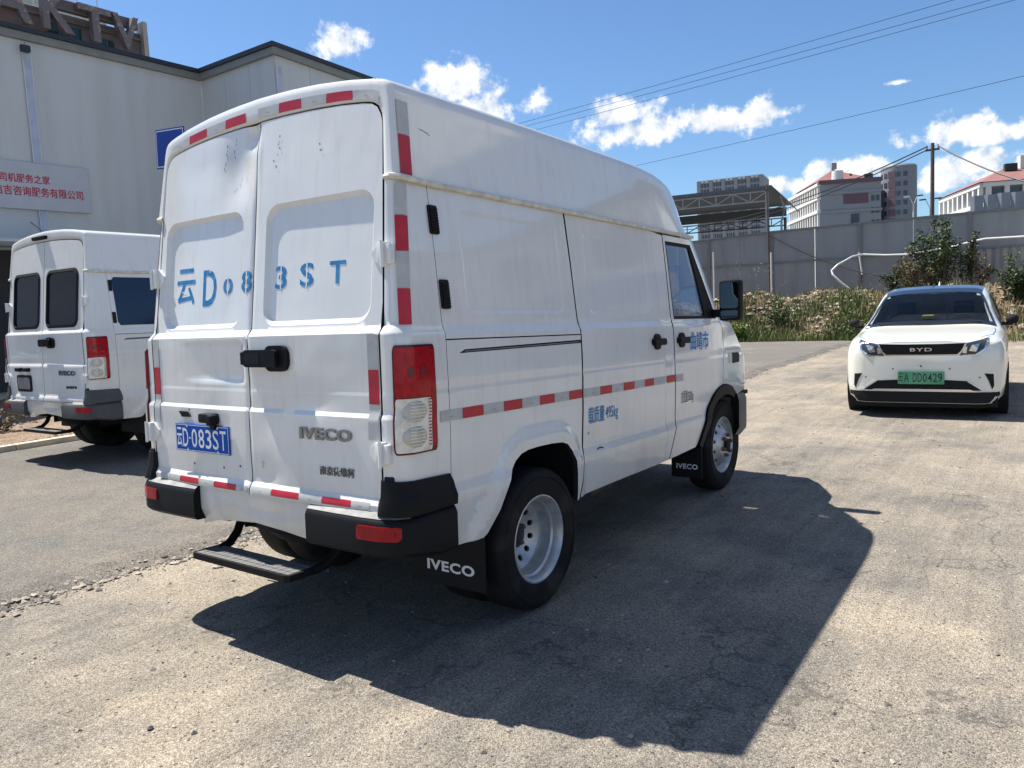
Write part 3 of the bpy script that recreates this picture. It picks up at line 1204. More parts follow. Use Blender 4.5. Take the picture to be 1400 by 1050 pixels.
    # ---- rear doors
    for s in (-1, 1):
        g = .003
        out = []
        zsd = [.705, 1.0, 1.47, 1.8, 2.1, 2.33]
        outer = [(door_edge(z) - .004, z) for z in zsd] + [(.801, 2.366), (.780, 2.399), (.748, 2.418), (.70, 2.428), (.57, 2.443), (.38, 2.456), (.19, 2.463), (g, 2.465)]
        bottom = [(g, .705)]
        poly = [(s * x, z) for x, z in bottom + outer]
        wins = not lettered

        def dm(x, z, s=s):
            y = rear_y(x, z)
            if not wins:
                d = sd_rec(x, z)
                y += .018 * max(0., min(1., -d / .022))
                # knocks in the sheet metal
                y += dent(x, z, -.045, 2.42, .030, .045, .06) + dent(x, z, -.15, 2.26, .024, .12, .15) - dent(x, z, .0, 2.30, .010, .022, .16)
                y += dent(x, z, .22, 1.10, .008, .10, .10) + dent(x, z, .42, 1.16, .007, .16, .06) + dent(x, z, -.12, 1.25, .006, .10, .10) - dent(x, z, -.02, 1.28, .005, .02, .10)
                y += dent(x, z, .10, .80, .010, .10, .06) + dent(x, z, -.45, 2.3, .004, .2, .1)
            y += .006 * smooth01((.02 - abs(x)) / .02)                    # rolled meeting edges
            if s < 0 and .0 < -x and 1.22 < z < 1.44:
                y += .010 * smooth01((-x - .02) / .03) * smooth01((.60 + x) / .3) * smooth01((1.44 - z) / .03) * smooth01((z - 1.22) / .03)
            return (x, y, z)
        loops = []
        holes = []
        if not wins:
            loops = [[(s * u, v) for u, v in rrect(.088, .785, 1.497, 2.062, .085, 8)], [(s * u, v) for u, v in rrect(.110, .763, 1.519, 2.040, .063, 8)]]
        else:
            holes = [[(s * u, v) for u, v in rrect(.075, .735, 1.515, 2.135, .09, 8)]]
        door = panel('rear_door', poly, dm, (0, 1, 0), P, T, step=.028, loops=loops, holes=holes, vs=[.735, .765, 1.098, 1.116, 1.19, 1.205, 1.452, 1.484], thick=.03, seal=M_gap)
        if wins:
            rub = MB()
            oo = [(s * u, v) for u, v in rrect(.068, .742, 1.508, 2.142, .095, 8)]
            ii = [(s * u, v) for u, v in rrect(.098, .712, 1.538, 2.112, .07, 8)]
            nn = len(oo)
            vv = [(x, rear_y(x, z) - .004, z) for x, z in oo] + [(x, rear_y(x, z) - .012, z) for x, z in ii] + [(x, rear_y(x, z) + .012, z) for x, z in ii]
            ff = []
            for i in range(nn):
                j = (i + 1) % nn
                ff += [(i, j, nn + j, nn + i), (nn + i, nn + j, 2 * nn + j, 2 * nn + i)]
            wf = rub.add(vv, ff).build('window_seal', M_rubber, door, True)
            panel('pane', ii, lambda x, z: (x, rear_y(x, z) + .006, z), (0, 1, 0), M_darkglass, door, step=.12, thick=.004)
        # hinges
        for hz in (1.775, .955):
            h = MB()
            xx = door_edge(hz)
            yy = lin(hz, RZ, RY) + .02
            h.box(s * (xx + .012) - .020, s * (xx + .012) + .020, yy - .030, yy + .01, hz - .050, hz + .050, .006)
            h.box(s * (xx + .040) - .018, s * (xx + .040) + .018, yy - .022, yy + .012, hz - .040, hz + .040, .005)
            h.add([(s * (xx - .008), yy - .012, hz - .052), (s * (xx - .055), yy - .010, hz - .012), (s * (xx - .055), yy - .010, hz + .012), (s * (xx - .008), yy - .012, hz + .052),
                   (s * (xx - .008), yy + .01, hz - .052), (s * (xx - .055), yy + .01, hz - .012), (s * (xx - .055), yy + .01, hz + .012), (s * (xx - .008), yy + .01, hz + .052)],
                  [(0, 1, 2, 3), (0, 1, 5, 4), (1, 2, 6, 5), (2, 3, 7, 6)])
            h.tube([(s * (xx + .026), yy - .034, hz - .055), (s * (xx + .026), yy - .034, hz + .055)], .008, 8)
            h.build('hinge', P, T, True)
        if s < 0:
            dl = door
            dml = dm
        else:
            dr = door
            dmr = dm

    def rm(o):
        def f(x, z):
            q = (dml if x < 0 else dmr)(x, z)
            return (x, q[1] - o, z)
        return f
    # handle, number plate, camera, plate lamp, badges
    hh = MB()
    hh.prism(rrect(.150, .312, 1.290, 1.408, .045, 6), 0, 1, lambda u, v, a: (u, rear_y(u, v) - (.003 if a == 0 else .020), v))
    hh.prism([(-.012, 1.322), (-.012, 1.378), (.07, 1.388), (.155, 1.384), (.155, 1.316), (.07, 1.312)], 0, 1, lambda u, v, a: (u, rear_y(u, v) - (.003 if a == 0 else .030), v))
    hh.prism(rrect(.030, .262, 1.310, 1.390, .02, 4), 0, 1, lambda u, v, a: (u, rear_y(u, v) - (.028 if a == 0 else .046), v))
    hh.build('door_handle', M_plastic, dr, True)
    MB().box(.045, .15, rear_y(.1, 1.35) - .0475, rear_y(.1, 1.35) - .0465, 1.325, 1.375).build('handle_inset', M_rubber, dr)
    lettering('maker_badge', 'IVECO', rm(.0015), .375, .697, .992, 1.046, mat('badge_metal', (.26, .27, .29), rough=.22, metal=.9), dr, bold=.035, space=1.08, depth=.010, inn=(0, 1, 0))
    if lettered:
        lettering('maker_badge', '南京依维柯', rm(.0015), .492, .700, .838, .878, mat('grey_badge', (.16, .165, .17), rough=.25, metal=.8), dr, bold=.012, depth=.004, inn=(0, 1, 0))
        pl_ = MB().box(-.612, -.148, rear_y(-.38, .95) - .012, rear_y(-.38, .95) - .006, .876, 1.016, .002).build('number_plate', M_plateblue, dl)
        pf = lambda u, v: (u, rear_y(-.38, .95) - .0135, v)
        ed = MB()
        for (a0, a1, b0, b1) in ((-.606, -.154, .880, .883), (-.606, -.154, 1.009, 1.012), (-.606, -.603, .880, 1.012), (-.157, -.154, .880, 1.012)):
            ed.add([pf(a0, b0), pf(a1, b0), pf(a1, b1), pf(a0, b1)], [(0, 1, 2, 3)])
        ed.build('plate_border', M_platewhite, pl_)
        lettering('plate_character', '云', pf, -.598, -.552, .897, .996, M_platewhite, pl_, bold=.012)
        lettering('plate_character', 'D', pf, -.545, -.497, .898, .994, M_platewhite, pl_, bold=.008)
        MB().lathe([(0, 0), (.006, 0)], 10, 'y', (-.482, rear_y(-.38, .95) - .0135, .945)).build('plate_dot', M_platewhite, pl_)
        for i, ch in enumerate('083ST'):
            lettering('plate_character', ch, pf, -.467 + i * .061, -.467 + i * .061 + .049, .898, .994, M_platewhite, pl_, bold=.008)
        for (bx, bz) in ((-.50, 1.008), (-.24, 1.008), (-.50, .886), (-.24, .886)):
            MB().lathe([(.009, 0), (.009, -.004), (.005, -.007), (0, -.007)], 10, 'y', (bx, rear_y(-.38, .95) - .0125, bz)).build('plate_bolt', M_chrome, pl_, True)
        cm = MB().box(-.345, -.235, rear_y(-.28, 1.05) - .050, rear_y(-.28, 1.05) + .002, 1.032, 1.080, .012)
        cm.box(-.268, -.226, rear_y(-.28, 1.05) - .058, rear_y(-.28, 1.05) - .01, 1.024, 1.074, .01)
        cm.box(-.278, -.240, rear_y(-.28, 1.0) - .03, rear_y(-.28, 1.0) - .012, 1.0, 1.036, .004)
        cm.build('reversing_camera', M_plastic, dl, True)
        MB().prism([(-.585, 1.078), (-.510, 1.078), (-.482, 1.052), (-.555, 1.050)], 0, 1, lambda u, v, a: (u, rear_y(u, v) - (.001 if a == 0 else .012), v)).build('plate_lamp', M_plastic, dl)
        for (hx, hz) in ((-.475, .812), (-.215, .812), (-.08, .83), (-.50, 1.088)):
            MB().lathe([(0, 0), (.006, 0)], 8, 'y', (hx, rear_y(hx, hz) - .0012, hz)).build('bolt_hole', M_gap, dl)
    else:
        for x0 in (-.60, -.40):
            MB().box(x0, x0 + .11, rear_y(x0, 1.06) - .045, rear_y(x0, 1.06) + .002, 1.03, 1.075, .012).build('plate_lamp', M_plastic, dl, True)
        fr = MB()
        fr.prism(rrect(-.63, -.27, .80, .99, .03), 0, 1, lambda u, v, a: (u, rear_y(u, v) - (.001 if a == 0 else .012), v))
        fr.build('plate_frame', M_rubber, dl)
        MB().prism(rrect(-.60, -.30, .83, .96, .02), 0, 1, lambda u, v, a: (u, rear_y(u, v) - (.012 if a == 0 else .016), v)).build('plate_backing', M_greyplastic, dl)
        lettering('maker_badge', '南京依维柯', rm(.0015), .492, .700, .85, .88, M_black_ink, dr, bold=.02, depth=.004, inn=(0, 1, 0))
        cam_ = MB().box(-.22, .08, .10, .15, 2.495, 2.535, .012)
        cam_.build('roof_camera', M_plastic, T, True)

    # ---- corner panels and tail lamps
    for s in (-1, 1):
        inn = (-s * .75, .65, 0)
        lampo = rrect(.165, .750, .950, 1.400, .035)
        cpo = panel('corner_panel', [(0.0, .76), (.0, 1.2), (0, 1.47), (0, 1.8), (0, 2.085), (1, 2.085), (1, 1.47), (1, .76)], lambda u, z, s=s: corner_map(s, u, z), inn, P, T, step=.03,
              vs=[1.098, 1.116, 1.19, 1.205, 1.452, 1.484, 1.415, 1.44, 1.475, 1.50], thick=.02, seal=M_gap)
        BVC[s] = BVHTree.FromPolygons([v.co for v in cpo.data.vertices], [tuple(p.vertices) for p in cpo.data.polygons])
        L = panel('tail_lamp', lampo, lambda u, z, s=s: corner_map(s, u, z, .010), inn, M_reddark, T, step=.03, thick=.02)
        panel('red_lens', rrect(.188, .652, 1.184, 1.391, .02), lambda u, z, s=s: corner_map(s, u, z, .018), inn, M_redlens, L, step=.03, thick=.010)
        panel('clear_lens', rrect(.188, .640, .959, 1.180, .02), lambda u, z, s=s: corner_map(s, u, z, .017), inn, M_clearlens, L, step=.03, thick=.010)
        panel('red_side_lens', [(.645, .970), (.720, .975), (.720, 1.375), (.655, 1.380), (.645, 1.1)], lambda u, z, s=s: corner_map(s, u, z, .0165), inn, M_redlens, L, step=.04, thick=.008)
        for zc in (1.022, 1.125):
            panel('reflector_bowl', [(.40 + .150 * math.cos(k * .2618), zc + .044 * math.sin(k * .2618)) for k in range(24)], lambda u, z, s=s, zc=zc: corner_map(s, u, z, .0185 + .008 * max(0, 1 - ((u - .40) / .150) ** 2 - ((z - zc) / .044) ** 2)), inn, M_reflector, L, step=.012, thick=.004)
            for k in range(6):
                zz = zc - .033 + k * .0132
                patch('lens_rib', lambda u, z, s=s: corner_map(s, u, z, .0275), .32, .50, zz, zz + .004, 6, 1, M_clearlens, L)
        for zc in np.linspace(.98, 1.17, 15):
            patch('lens_rib', lambda u, z, s=s: corner_map(s, u, z, .0195), .585, .628, zc, zc + .005, 2, 1, M_redlens, L)
        for uc in (.345, .505):
            panel('bulb_eye', [(uc + .034 * math.cos(k * .5236), 1.288 + .021 * math.sin(k * .5236)) for k in range(12)], lambda u, z, s=s: corner_map(s, u, z, .0195), inn, M_bulbdark, L, step=.03, thick=.003)

    # ---- body sides
    for s in (-1, 1):
        inn = (-s, 0, 0)
        sm = lambda y, z, s=s: (s * side_x(y, z), y, z)
        ZL = [.70, .735, .775, .80, 1.19, 1.205, 1.22]
        ZU = [1.44, 1.475, 1.50]
        # lower rear quarter with the wheel arch
        low = [(.318, .497), (.45, .495)] + ARCH + [(1.378, .505), (1.405, .62), (1.434, .80), (1.438, 1.0), (1.449, 1.25), (1.451, 1.408), (.318, 1.412)]
        slot = [(.40, 1.352), (1.449, 1.364), (1.449, 1.382), (.44, 1.368)]
        panel('rear_quarter_panel', low, sm, inn, P, T, step=.032, holes=[slot], vs=ZL, thick=.03, seal=M_gap)
        MB().prism([(.45, 1.356), (1.46, 1.368), (1.46, 1.374), (.45, 1.362)], 0, 1, lambda u, v, a, s=s: (s * (side_x(u, v) - (.025 if a == 0 else .008)), u, v)).build('slide_rail', M_greyplastic, T)

        def emb(y0, y1, z0, z1):
            def f(y, z, s=s):
                d = sd_rrect(y, z, y0, y1, z0, z1, .05)
                return (s * (side_x(y, z) - .007 * smooth01(-d / .018)), y, z)
            return f
        up = [(.318, 1.418), (1.4515, 1.414), (1.447, 1.50), (1.436, 1.75), (1.424, 2.078), (.318, 2.082)]
        if lettered:
            panel('upper_side_panel', up, emb(.50, 1.335, 1.525, 2.0), inn, P, T, step=.032, loops=[rrect(.50, 1.335, 1.525, 2.0, .05), rrect(.518, 1.317, 1.543, 1.982, .032)], vs=ZU, thick=.02, seal=M_gap)
        else:
            wo_ = [(.365, 2.0), (.375, 1.55), (.40, 1.51), (1.36, 1.51), (1.385, 1.53), (1.375, 2.03), (.39, 2.03)]
            panel('upper_side_panel', up, sm, inn, P, T, step=.05, holes=[wo_], vs=ZU, thick=.02)
            panel('side_window', wo_, lambda y, z, s=s: (s * (side_x(y, z) + .004), y, z), inn, mat('blue_tinted_glass', (.010, .022, .055), rough=.06, spec=.5), T, step=.12, thick=.012)
            for zc in (1.595, 1.94):
                panel('window_clip', rrect(.322, .362, zc - .06, zc + .06, .006), lambda y, z, s=s: (s * (side_x(y, z) + .006), y, z), inn, M_rubber, T, step=.1, thick=.01)
        # sliding door (right) / fixed panel (left)
        sd = [(1.392, .512), (1.8, .521), (2.533, .530), (2.546, .70), (2.545, 1.055), (2.530, 1.47), (2.519, 2.076), (1.440, 2.076), (1.450, 1.70), (1.463, 1.40), (1.464, 1.30), (1.453, .95), (1.450, .817), (1.421, .64)]
        panel('sliding_door' if s > 0 else 'fixed_side_panel', sd, emb(1.60, 2.40, 1.525, 1.985), inn, P, T, step=.034, loops=[rrect(1.60, 2.40, 1.525, 1.985, .05), rrect(1.618, 2.382, 1.543, 1.967, .032)], vs=ZL + ZU, thick=.03, seal=M_gap)
        bp = [(2.540, .531), (2.612, .533), (2.700, .775), (2.702, 1.0), (2.700, 1.37), (2.706, 2.06), (2.525, 2.076), (2.536, 1.47), (2.552, 1.055), (2.553, .70)]
        panel('door_pillar', bp, lambda y, z, s=s: (s * (side_x(y, z) - .002), y, z), inn, P, T, step=.05, vs=ZL + ZU, thick=.03)
        # front door with window
        arcf = [(3.10, .566), (3.135, .61), (3.21, .72), (3.30, .83), (3.40, .905), (3.52, .955), (3.625, .972)]
        fd = [(2.620, .533)] + [(3.07, .552)] + arcf + [(3.632, 1.06), (3.660, 1.265), (3.640, 1.40), (3.610, 1.475), (3.20, 2.055), (3.16, 2.066), (2.714, 2.066), (2.708, 1.37), (2.710, 1.0), (2.708, .775)]
        win = [(2.742, 2.025), (2.748, 1.60), (2.752, 1.487), (3.555, 1.487), (3.56, 1.50), (3.185, 2.028)]
        d = panel('front_door', fd, sm, inn, P, T, step=.04, holes=[win], vs=ZL + ZU, thick=.04, seal=M_gap)
        wi = [(2.765, 2.003), (2.770, 1.60), (2.775, 1.508), (3.345, 1.508), (3.165, 2.005)]
        panel('window_seal', win, lambda y, z, s=s: (s * (side_x(y, z) - .004), y, z), inn, M_rubber, d, step=.08, holes=[wi], thick=.02)
        panel('window_pane', wi, lambda y, z, s=s: (s * (side_x(y, z) - .012), y, z), inn, M_glass, d, step=.15, thick=.004, skirt=False)
        # A pillar
        panel('windscreen_pillar', [(3.618, 1.475), (3.72, 1.46), (3.27, 2.09), (3.225, 2.083), (3.21, 2.06)], lambda y, z, s=s: (s * (side_x(y, z) - .012 - .10 * max(0, (y - 3.20 - (2.08 - z) * .66))), y, z), inn, P, T, step=.05, thick=.05)
        # front wing
        wing = [(3.640, .972), (3.74, .966), (3.84, .94), (3.93, .895), (4.05, .86), (4.30, .87), (4.34, .98), (4.31, 1.15), (4.18, 1.235), (4.02, 1.345), (3.86, 1.45), (3.72, 1.462), (3.625, 1.475), (3.648, 1.40), (3.668, 1.265), (3.640, 1.06)]
        panel('front_wing', wing, sm, inn, P, T, step=.05, vs=ZL, thick=.03)
        # wheel-arch lip in black plastic
        o_ = [(3.12, .56), (3.15, .61), (3.22, .715), (3.31, .825), (3.41, .90), (3.52, .948), (3.63, .968), (3.74, .962), (3.84, .936), (3.93, .888)]
        i_ = [(3.88, .845), (3.80, .872), (3.70, .888), (3.60, .884), (3.50, .862), (3.42, .82), (3.35, .76), (3.28, .675), (3.22, .60), (3.175, .53)]
        panel('wheel_arch_lip', o_ + i_, lambda y, z, s=s: (s * (side_x(y, z) + .016), y, z), inn, M_plastic, T, step=.03, thick=.05)
        # side indicator
        MB().prism(rrect(3.86, 4.06, 1.125, 1.205, .02), 0, 1, lambda u, v, a, s=s: (s * (side_x(u, v) + (-.01 if a == 0 else .012)), u, v)).build('headlamp_corner', M_plastic, T)
        MB().prism(rrect(3.78, 3.855, 1.125, 1.205, .015), 0, 1, lambda u, v, a, s=s: (s * (side_x(u, v) + (-.01 if a == 0 else .008)), u, v)).build('side_indicator', M_clearlens, T)
        # door mirror
        mz, my = 1.62, 3.50
        x0 = side_x(3.45, 1.5)
        m = MB().box(s * (x0 + .135) - .085, s * (x0 + .135) + .085, my - .02, my + .075, mz - .155, mz + .155, .03)
        m.box(s * (x0 + .02) - .05, s * (x0 + .02) + .05, my - .015, my + .05, 1.495, 1.555, .01)
        m.add([(s * (x0 - .004), 3.34, 1.50), (s * (x0 + .004), 3.545, 1.50), (s * (x0 - .028), 3.33, 1.76)], [(0, 1, 2)])
        mo = m.build('door_mirror', M_plastic, T, True)
        gl = MB().prism(rrect(s * (x0 + .135) - .068, s * (x0 + .135) + .068, mz - .06, mz + .135, .02), 0, 1, lambda u, v, a: (u, my - (.018 if a == 0 else .0225), v))
        gl.build('mirror_glass', M_mirror, mo)
        gl = MB().prism(rrect(s * (x0 + .135) - .066, s * (x0 + .135) + .066, mz - .135, mz - .075, .015), 0, 1, lambda u, v, a: (u, my - (.018 if a == 0 else .0225), v))
        gl.build('mirror_glass', M_mirror, mo)
        # handles
        for yc in ((2.43, 2.83) if s > 0 else (2.83,)):
            h = MB()
            h.prism(rrect(yc - .085, yc + .085, 1.318, 1.362, .02), 0, 1, lambda u, v, a, s=s: (s * (side_x(u, v) + (.002 if a == 0 else .034)), u, v))
            h.prism(rrect(yc - .055, yc + .035, 1.290, 1.392, .035), 0, 1, lambda u, v, a, s=s: (s * (side_x(u, v) + (.001 if a == 0 else .014)), u, v))
            h.build('door_handle', M_plastic, T, True)
        # mud flaps
        f = MB().box(s * .70 - .235, s * .70 + .235, .575, .587, .205 if lettered and s > 0 else .30, .50)
        fl = f.build('mud_flap', M_rubber, T)
        if s > 0 and lettered:
            lettering('flap_lettering', 'IVECO', lambda u, v: (u, .5735, v), s * .725 - .15, s * .725 + .15, .272, .325, M_platewhite, fl, bold=.035, space=1.1)
        f = MB().box(s * .855 - .12, s * .855 + .12, 3.17, 3.182, .30, .60)
        fl = f.build('mud_flap', M_rubber, T)
        if s > 0 and lettered:
            lettering('flap_lettering', 'IVECO', lambda u, v: (u, 3.1685, v), s * .86 - .085, s * .86 + .085, .365, .405, M_platewhite, fl, bold=.035, space=1.1)
        # bumper corner
        inner = .43
        pl = [(inner, -.052), (.60, -.056), (.78, -.054), (.88, -.045), (.945, -.018), (.985, .035), (1.000, .10), (1.002, .20), (.998, .318)]
        ins = [(inner, .04), (.60, .04), (.78, .04), (.86, .05), (.90, .07), (.925, .10), (.935, .14), (.938, .20), (.938, .318)]
        bz = lambda x, y: .530 + .0 * x
        bb = MB()
        npl = len(pl)
        lay = [(.528, .018), (.545, 0), (.662, 0), (.684, .010), (.722, .062)]
        vs = []
        for (z, shr) in lay:
            for (p_, q_) in zip(pl, ins):
                dx, dy = q_[0] - p_[0], q_[1] - p_[1]
                l = math.hypot(dx, dy)
                zz = z
                vs.append((s * (p_[0] + dx / l * shr), p_[1] + dy / l * shr, zz - (.03 * smooth01((p_[1] - .02) / .2) if z < .6 else 0)))
        vs_in = [(s * q_[0], q_[1], .722) for q_ in ins] + [(s * q_[0], q_[1], .528) for q_ in ins]
        k0 = len(vs)
        fs = [(i * npl + j, i * npl + j + 1, (i + 1) * npl + j + 1, (i + 1) * npl + j) for i in range(4) for j in range(npl - 1)]
        fs += [(4 * npl + j, 4 * npl + j + 1, k0 + j + 1, k0 + j) for j in range(npl - 1)]
        fs += [(j, j + 1, k0 + npl + j + 1, k0 + npl + j) for j in range(npl - 1)]
        fs += [(0, npl, 2 * npl, 3 * npl, 4 * npl, k0, k0 + npl)]
        bump = bb.add(vs + vs_in, fs).build('bumper_corner', M_plastic if lettered else mat('weathered_plastic', (.055, .058, .062), rough=.55, var=.2, vscale=8), T, True)
        # dusty tread strip on top
        tp = MB()
        tv, tf = [], []
        for (p_, q_) in list(zip(pl, ins))[:6]:
            dx, dy = q_[0] - p_[0], q_[1] - p_[1]
            l = math.hypot(dx, dy)
            for (sh_, zz) in ((.012, .6875), (.060, .7225)):
                tv.append((s * (p_[0] + dx / l * sh_), p_[1] + dy / l * sh_ - .001, zz + .0015))
        tf = [(2 * i, 2 * i + 2, 2 * i + 3, 2 * i + 1) for i in range(5)]
        tp.add(tv, tf).build('bumper_tread', M_dusty, bump)
        # raised corner cladding up the body side
        panel('bumper_cladding', [(.0, .70), (.0, .842), (.5, .838), (.95, .832), (1.0, .80), (1.015, .74), (1.0, .70)], lambda u, z, s=s: corner_map(s, min(u, 1), max(z, .5), .014 + .010 * smooth01((.85 - z) / .14)) + Vector((0, max(0, u - 1) * .3, 0)), (-s * .75, .65, 0), bump.data.materials[0], bump, step=.05, thick=.03)
        rf = panel('bumper_reflector', rrect(.762, .962, .600, .660, .012), lambda u, z, s=s: (s * u, lin(u, [.6, .78, .88, .945, .985], [-.056, -.054, -.045, -.018, .035]) - .007, z), (0, 1, 0), M_redmark, bump, step=.03, thick=.01)
        # fuel / jack cap disc on the quarter panel
        if s > 0 and lettered:
            panel('round_plug', [(.492 + .026 * math.cos(k * .3927), .652 + .026 * math.sin(k * .3927)) for k in range(16)], lambda y, z, s=s: (s * (side_x(y, z) + .003), y, z), inn, M_fleck, T, step=.03, thick=.006)

    # valance below the doors
    panel('rear_valance', [(-.45, .50), (-.30, .535), (0, .560), (.2, .545), (.45, .515), (.45, .700), (-.45, .700)], lambda x, z: (x, -.012 + .03 * smooth01((.60 - z) / .1) + dent(x, z, .10, .62, .016, .14, .04) + dent(x, z, -.18, .58, .010, .1, .04), z), (0, 1, 0), P, T, step=.025, thick=.05)
    MB().box(-.86, .86, .035, .09, .60, .7).build('door_sill', M_gap, T)
    for s in (-1, 1):                                                     # dark post beside the door bottom
        MB().box(s * .895 - .025, s * .895 + .025, .005, .05, .70, .86, .008).build('door_buffer', M_rubber, T)
    # rear step on two bent arms
    st = MB().prism([(-.395, -.085), (-.375, -.105), (.335, -.110), (.36, -.095), (.365, .05), (-.39, .06)], .355, .385, lambda u, v, a: (u, v, a))
    so = st.build('rear_step', M_plastic, T)
    tr = MB()
    for k in range(16):
        x0 = -.365 + k * .0445
        for j in range(4):
            yy = -.095 + j * .036
            tr.add([(x0, yy, .3862), (x0 + .041, yy + .006, .3862), (x0 + .041, yy + .038, .3862), (x0, yy + .032, .3862)], [(0, 1, 2, 3)])
    tr.build('step_tread', mat('step_rubber', (.13, .13, .135), rough=.7, var=.2, vscale=30), so)
    for s in (-1, 1):
        MB().tube([(s * .36, .03, .372), (s * .37, .10, .385), (s * .385, .16, .43), (s * .395, .20, .50), (s * .40, .24, .56)], .022, 8).build('step_arm', M_plastic, so, True)

    # ---- front end: bonnet, windscreen, grille, bumper
    patch('bonnet', lambda u, y: (u * (side_x(y, 1.3) - .01), y, lin(y, [3.72, 3.86, 4.02, 4.18, 4.31, 4.45], [1.46, 1.45, 1.345, 1.235, 1.15, 1.02]) + .05 * (1 - u * u) * smooth01((4.5 - y) / .6)), -1, 1, 3.72, 4.45, 16, 14, P, T)
    patch('windscreen', lambda u, v: (u * (.83 + .06 * (1 - v)), 3.70 - .46 * v + .06 * (1 - u * u) * max(0, 1 - v), 1.46 + .63 * v), -1.06, 1.06, -.06, 1.02, 14, 8, M_glass, T)
    MB().box(-.84, .84, 3.14, 3.25, 2.06, 2.10).build('windscreen_header', P, T)
    patch('front_fascia', lambda u, z: (u * .80, 4.44 + .05 * (1 - u * u) + .02 * math.sin(z * 3), z), -1, 1, .70, 1.03, 12, 6, P, T)
    gr = MB()
    for k in range(5):
        gr.box(-.38, .38, 4.50, 4.515, .80 + k * .035, .815 + k * .035)
    gr.build('grille', M_plastic, T)
    for s in (-1, 1):
        MB().prism(rrect(s * .60 - .13, s * .60 + .13, .82, .98, .03), 0, 1, lambda u, v, a: (u, 4.44 + a * .05, v)).build('headlamp', M_clearlens, T)
    fb = MB()
    plan = [(-.962, 4.03), (-.955, 4.22), (-.905, 4.38), (-.70, 4.48), (0, 4.54), (.70, 4.48), (.905, 4.38), (.955, 4.22), (.962, 4.03)]
    lay = [(.50, -.06), (.56, 0), (.80, 0), (.86, -.03)]
    vs = [(x * (1 + d_ * .6), y + d_ * (1 if y > 4.1 else 0), z + (.02 if y < 4.1 and z < .6 else 0)) for (z, d_) in lay for (x, y) in plan]
    n = len(plan)
    fs = [(i * n + j, i * n + j + 1, (i + 1) * n + j + 1, (i + 1) * n + j) for i in range(3) for j in range(n - 1)]
    fb.add(vs, fs).build('front_bumper', mat('bumper_grey', (.11, .11, .112), rough=.6, var=.2, vscale=8), T, True)
    MB().box(-.93, .93, 3.98, 4.34, .84, .872).build('bumper_bracket', M_gap, T)
    MB().box(-.90, .90, 3.42, 3.72, 1.15, 1.42, .05).build('dashboard', M_seat, T, True)
    for s in (-1, 1):
        q = MB().box(s * .45 - .24, s * .45 + .24, 2.72, 3.2, .95, 1.10, .04)
        q.box(s * .45 - .24, s * .45 + .24, 2.68, 2.82, 1.05, 1.68, .05)
        q.box(s * .45 - .13, s * .45 + .13, 2.69, 2.79, 1.66, 1.84, .04)
        q.build('seat', M_seat, T, True)
    sw = MB()
    sw.tube([(-.45 + .19 * math.cos(a), 3.36 + .08 * math.sin(a), 1.42 + .17 * math.sin(a)) for a in [k * math.pi / 10 for k in range(21)]], .014, 6)
    sw.build('steering_wheel', M_rubber, T, True)

    if not lettered:
        return T

    # ---- reflective tape: rear header, door bottoms, door edges, corners, sides
    def tape(mapf, cuts, v0, v1, cols, along='u'):
        for a, bq, c_ in zip(cuts[:-1], cuts[1:], cols):
            if c_ is None:
                continue
            m_ = M_red if c_ == 'r' else M_silver
            ee = .0012
            if along == 'u':
                patch('reflective_tape', mapf, a + ee, bq - ee, v0, v1, 6, 2, m_, T)
                if c_ == 's' and abs(bq - a) > .05:
                    mk = (a + bq) / 2
                    patch('tape_mark', lambda u, v: Vector(mapf(u, v)) + (Vector(mapf(u, v)) - Vector((0, 1.5, Vector(mapf(u, v)).z))).normalized() * .0012, mk - .010, mk + .012, v0 + (v1 - v0) * .32, v0 + (v1 - v0) * .42, 1, 1, M_tapemark, T)
            else:
                patch('reflective_tape', mapf, v0, v1, a + ee, bq - ee, 5, 8, m_, T)
    tape(lambda u, v: header_pt(u, v, .0030), [-.77, -.59, -.425, -.262, -.095, .0, .155, .312, .475, .638, .79], .14, .72, ['s', 'r', 's', 'r', None, 's', 'r', 's', 'r', 's'])
    tape(rm(.0030), [-.79, -.592, -.418, -.282, -.098, -.008], .712, .742, ['s', 'r', 's', 'r', 's'])
    tape(rm(.0030), [.008, .168, .362, .512, .690, .80], .715, .745, ['s', 'r', 's', 'r', 's'])
    for s in (-1, 1):
        mp = (lambda u, v: rm(.0030)(u, v))
        a0, a1 = (.792, .850) if s > 0 else (-.850, -.792)
        tape(mp, [1.006, 1.155, 1.302, 1.448], a0, a1, ['s', 'r', 's'], 'v')

        def cm(u, z, s=s):
            if z < 2.09:
                ua = lin(z, [1.48, 1.63, 1.785, 1.935, 2.07], [.213, .200, .192, .182, .180])
                ub = lin(z, [1.48, 1.63, 1.785, 1.935, 2.07], [.388, .391, .401, .418, .434])
                return corner_map(s, ua + (ub - ua) * u, z, .0045)
            y = lin(z, [2.085, 2.43], [.150, .180]) + u * .070
            h = BVR.ray_cast(Vector((s * 2, y, z)), Vector((-s, 0, 0)))
            if h[0] is None:
                return (s * .85, y, z)
            return h[0] + Vector((s * .004, 0, 0))
        tape(cm, [1.482, 1.634, 1.787, 1.938, 2.075], 0, 1, ['r', 's', 'r', 's'], 'v')
        tape(cm, [2.105, 2.280, 2.425], 0, 1, ['r', 's'], 'v')
        smt = lambda y, z, s=s: (s * (side_x(y, z) + .0030), y, z)
        ys = [.250, .400, .550, .708, .860, 1.016, 1.155, 1.300, 1.438]
        tape(smt, ys, 1.062, 1.110, list('srsrsrsr'))
        tape(smt, [1.466, 1.640, 1.782, 1.930, 2.076, 2.220, 2.358, 2.535], 1.060, 1.108, list('srsrsrs'))
        tape(smt, [2.562, 2.695], 1.060, 1.108, ['r'])
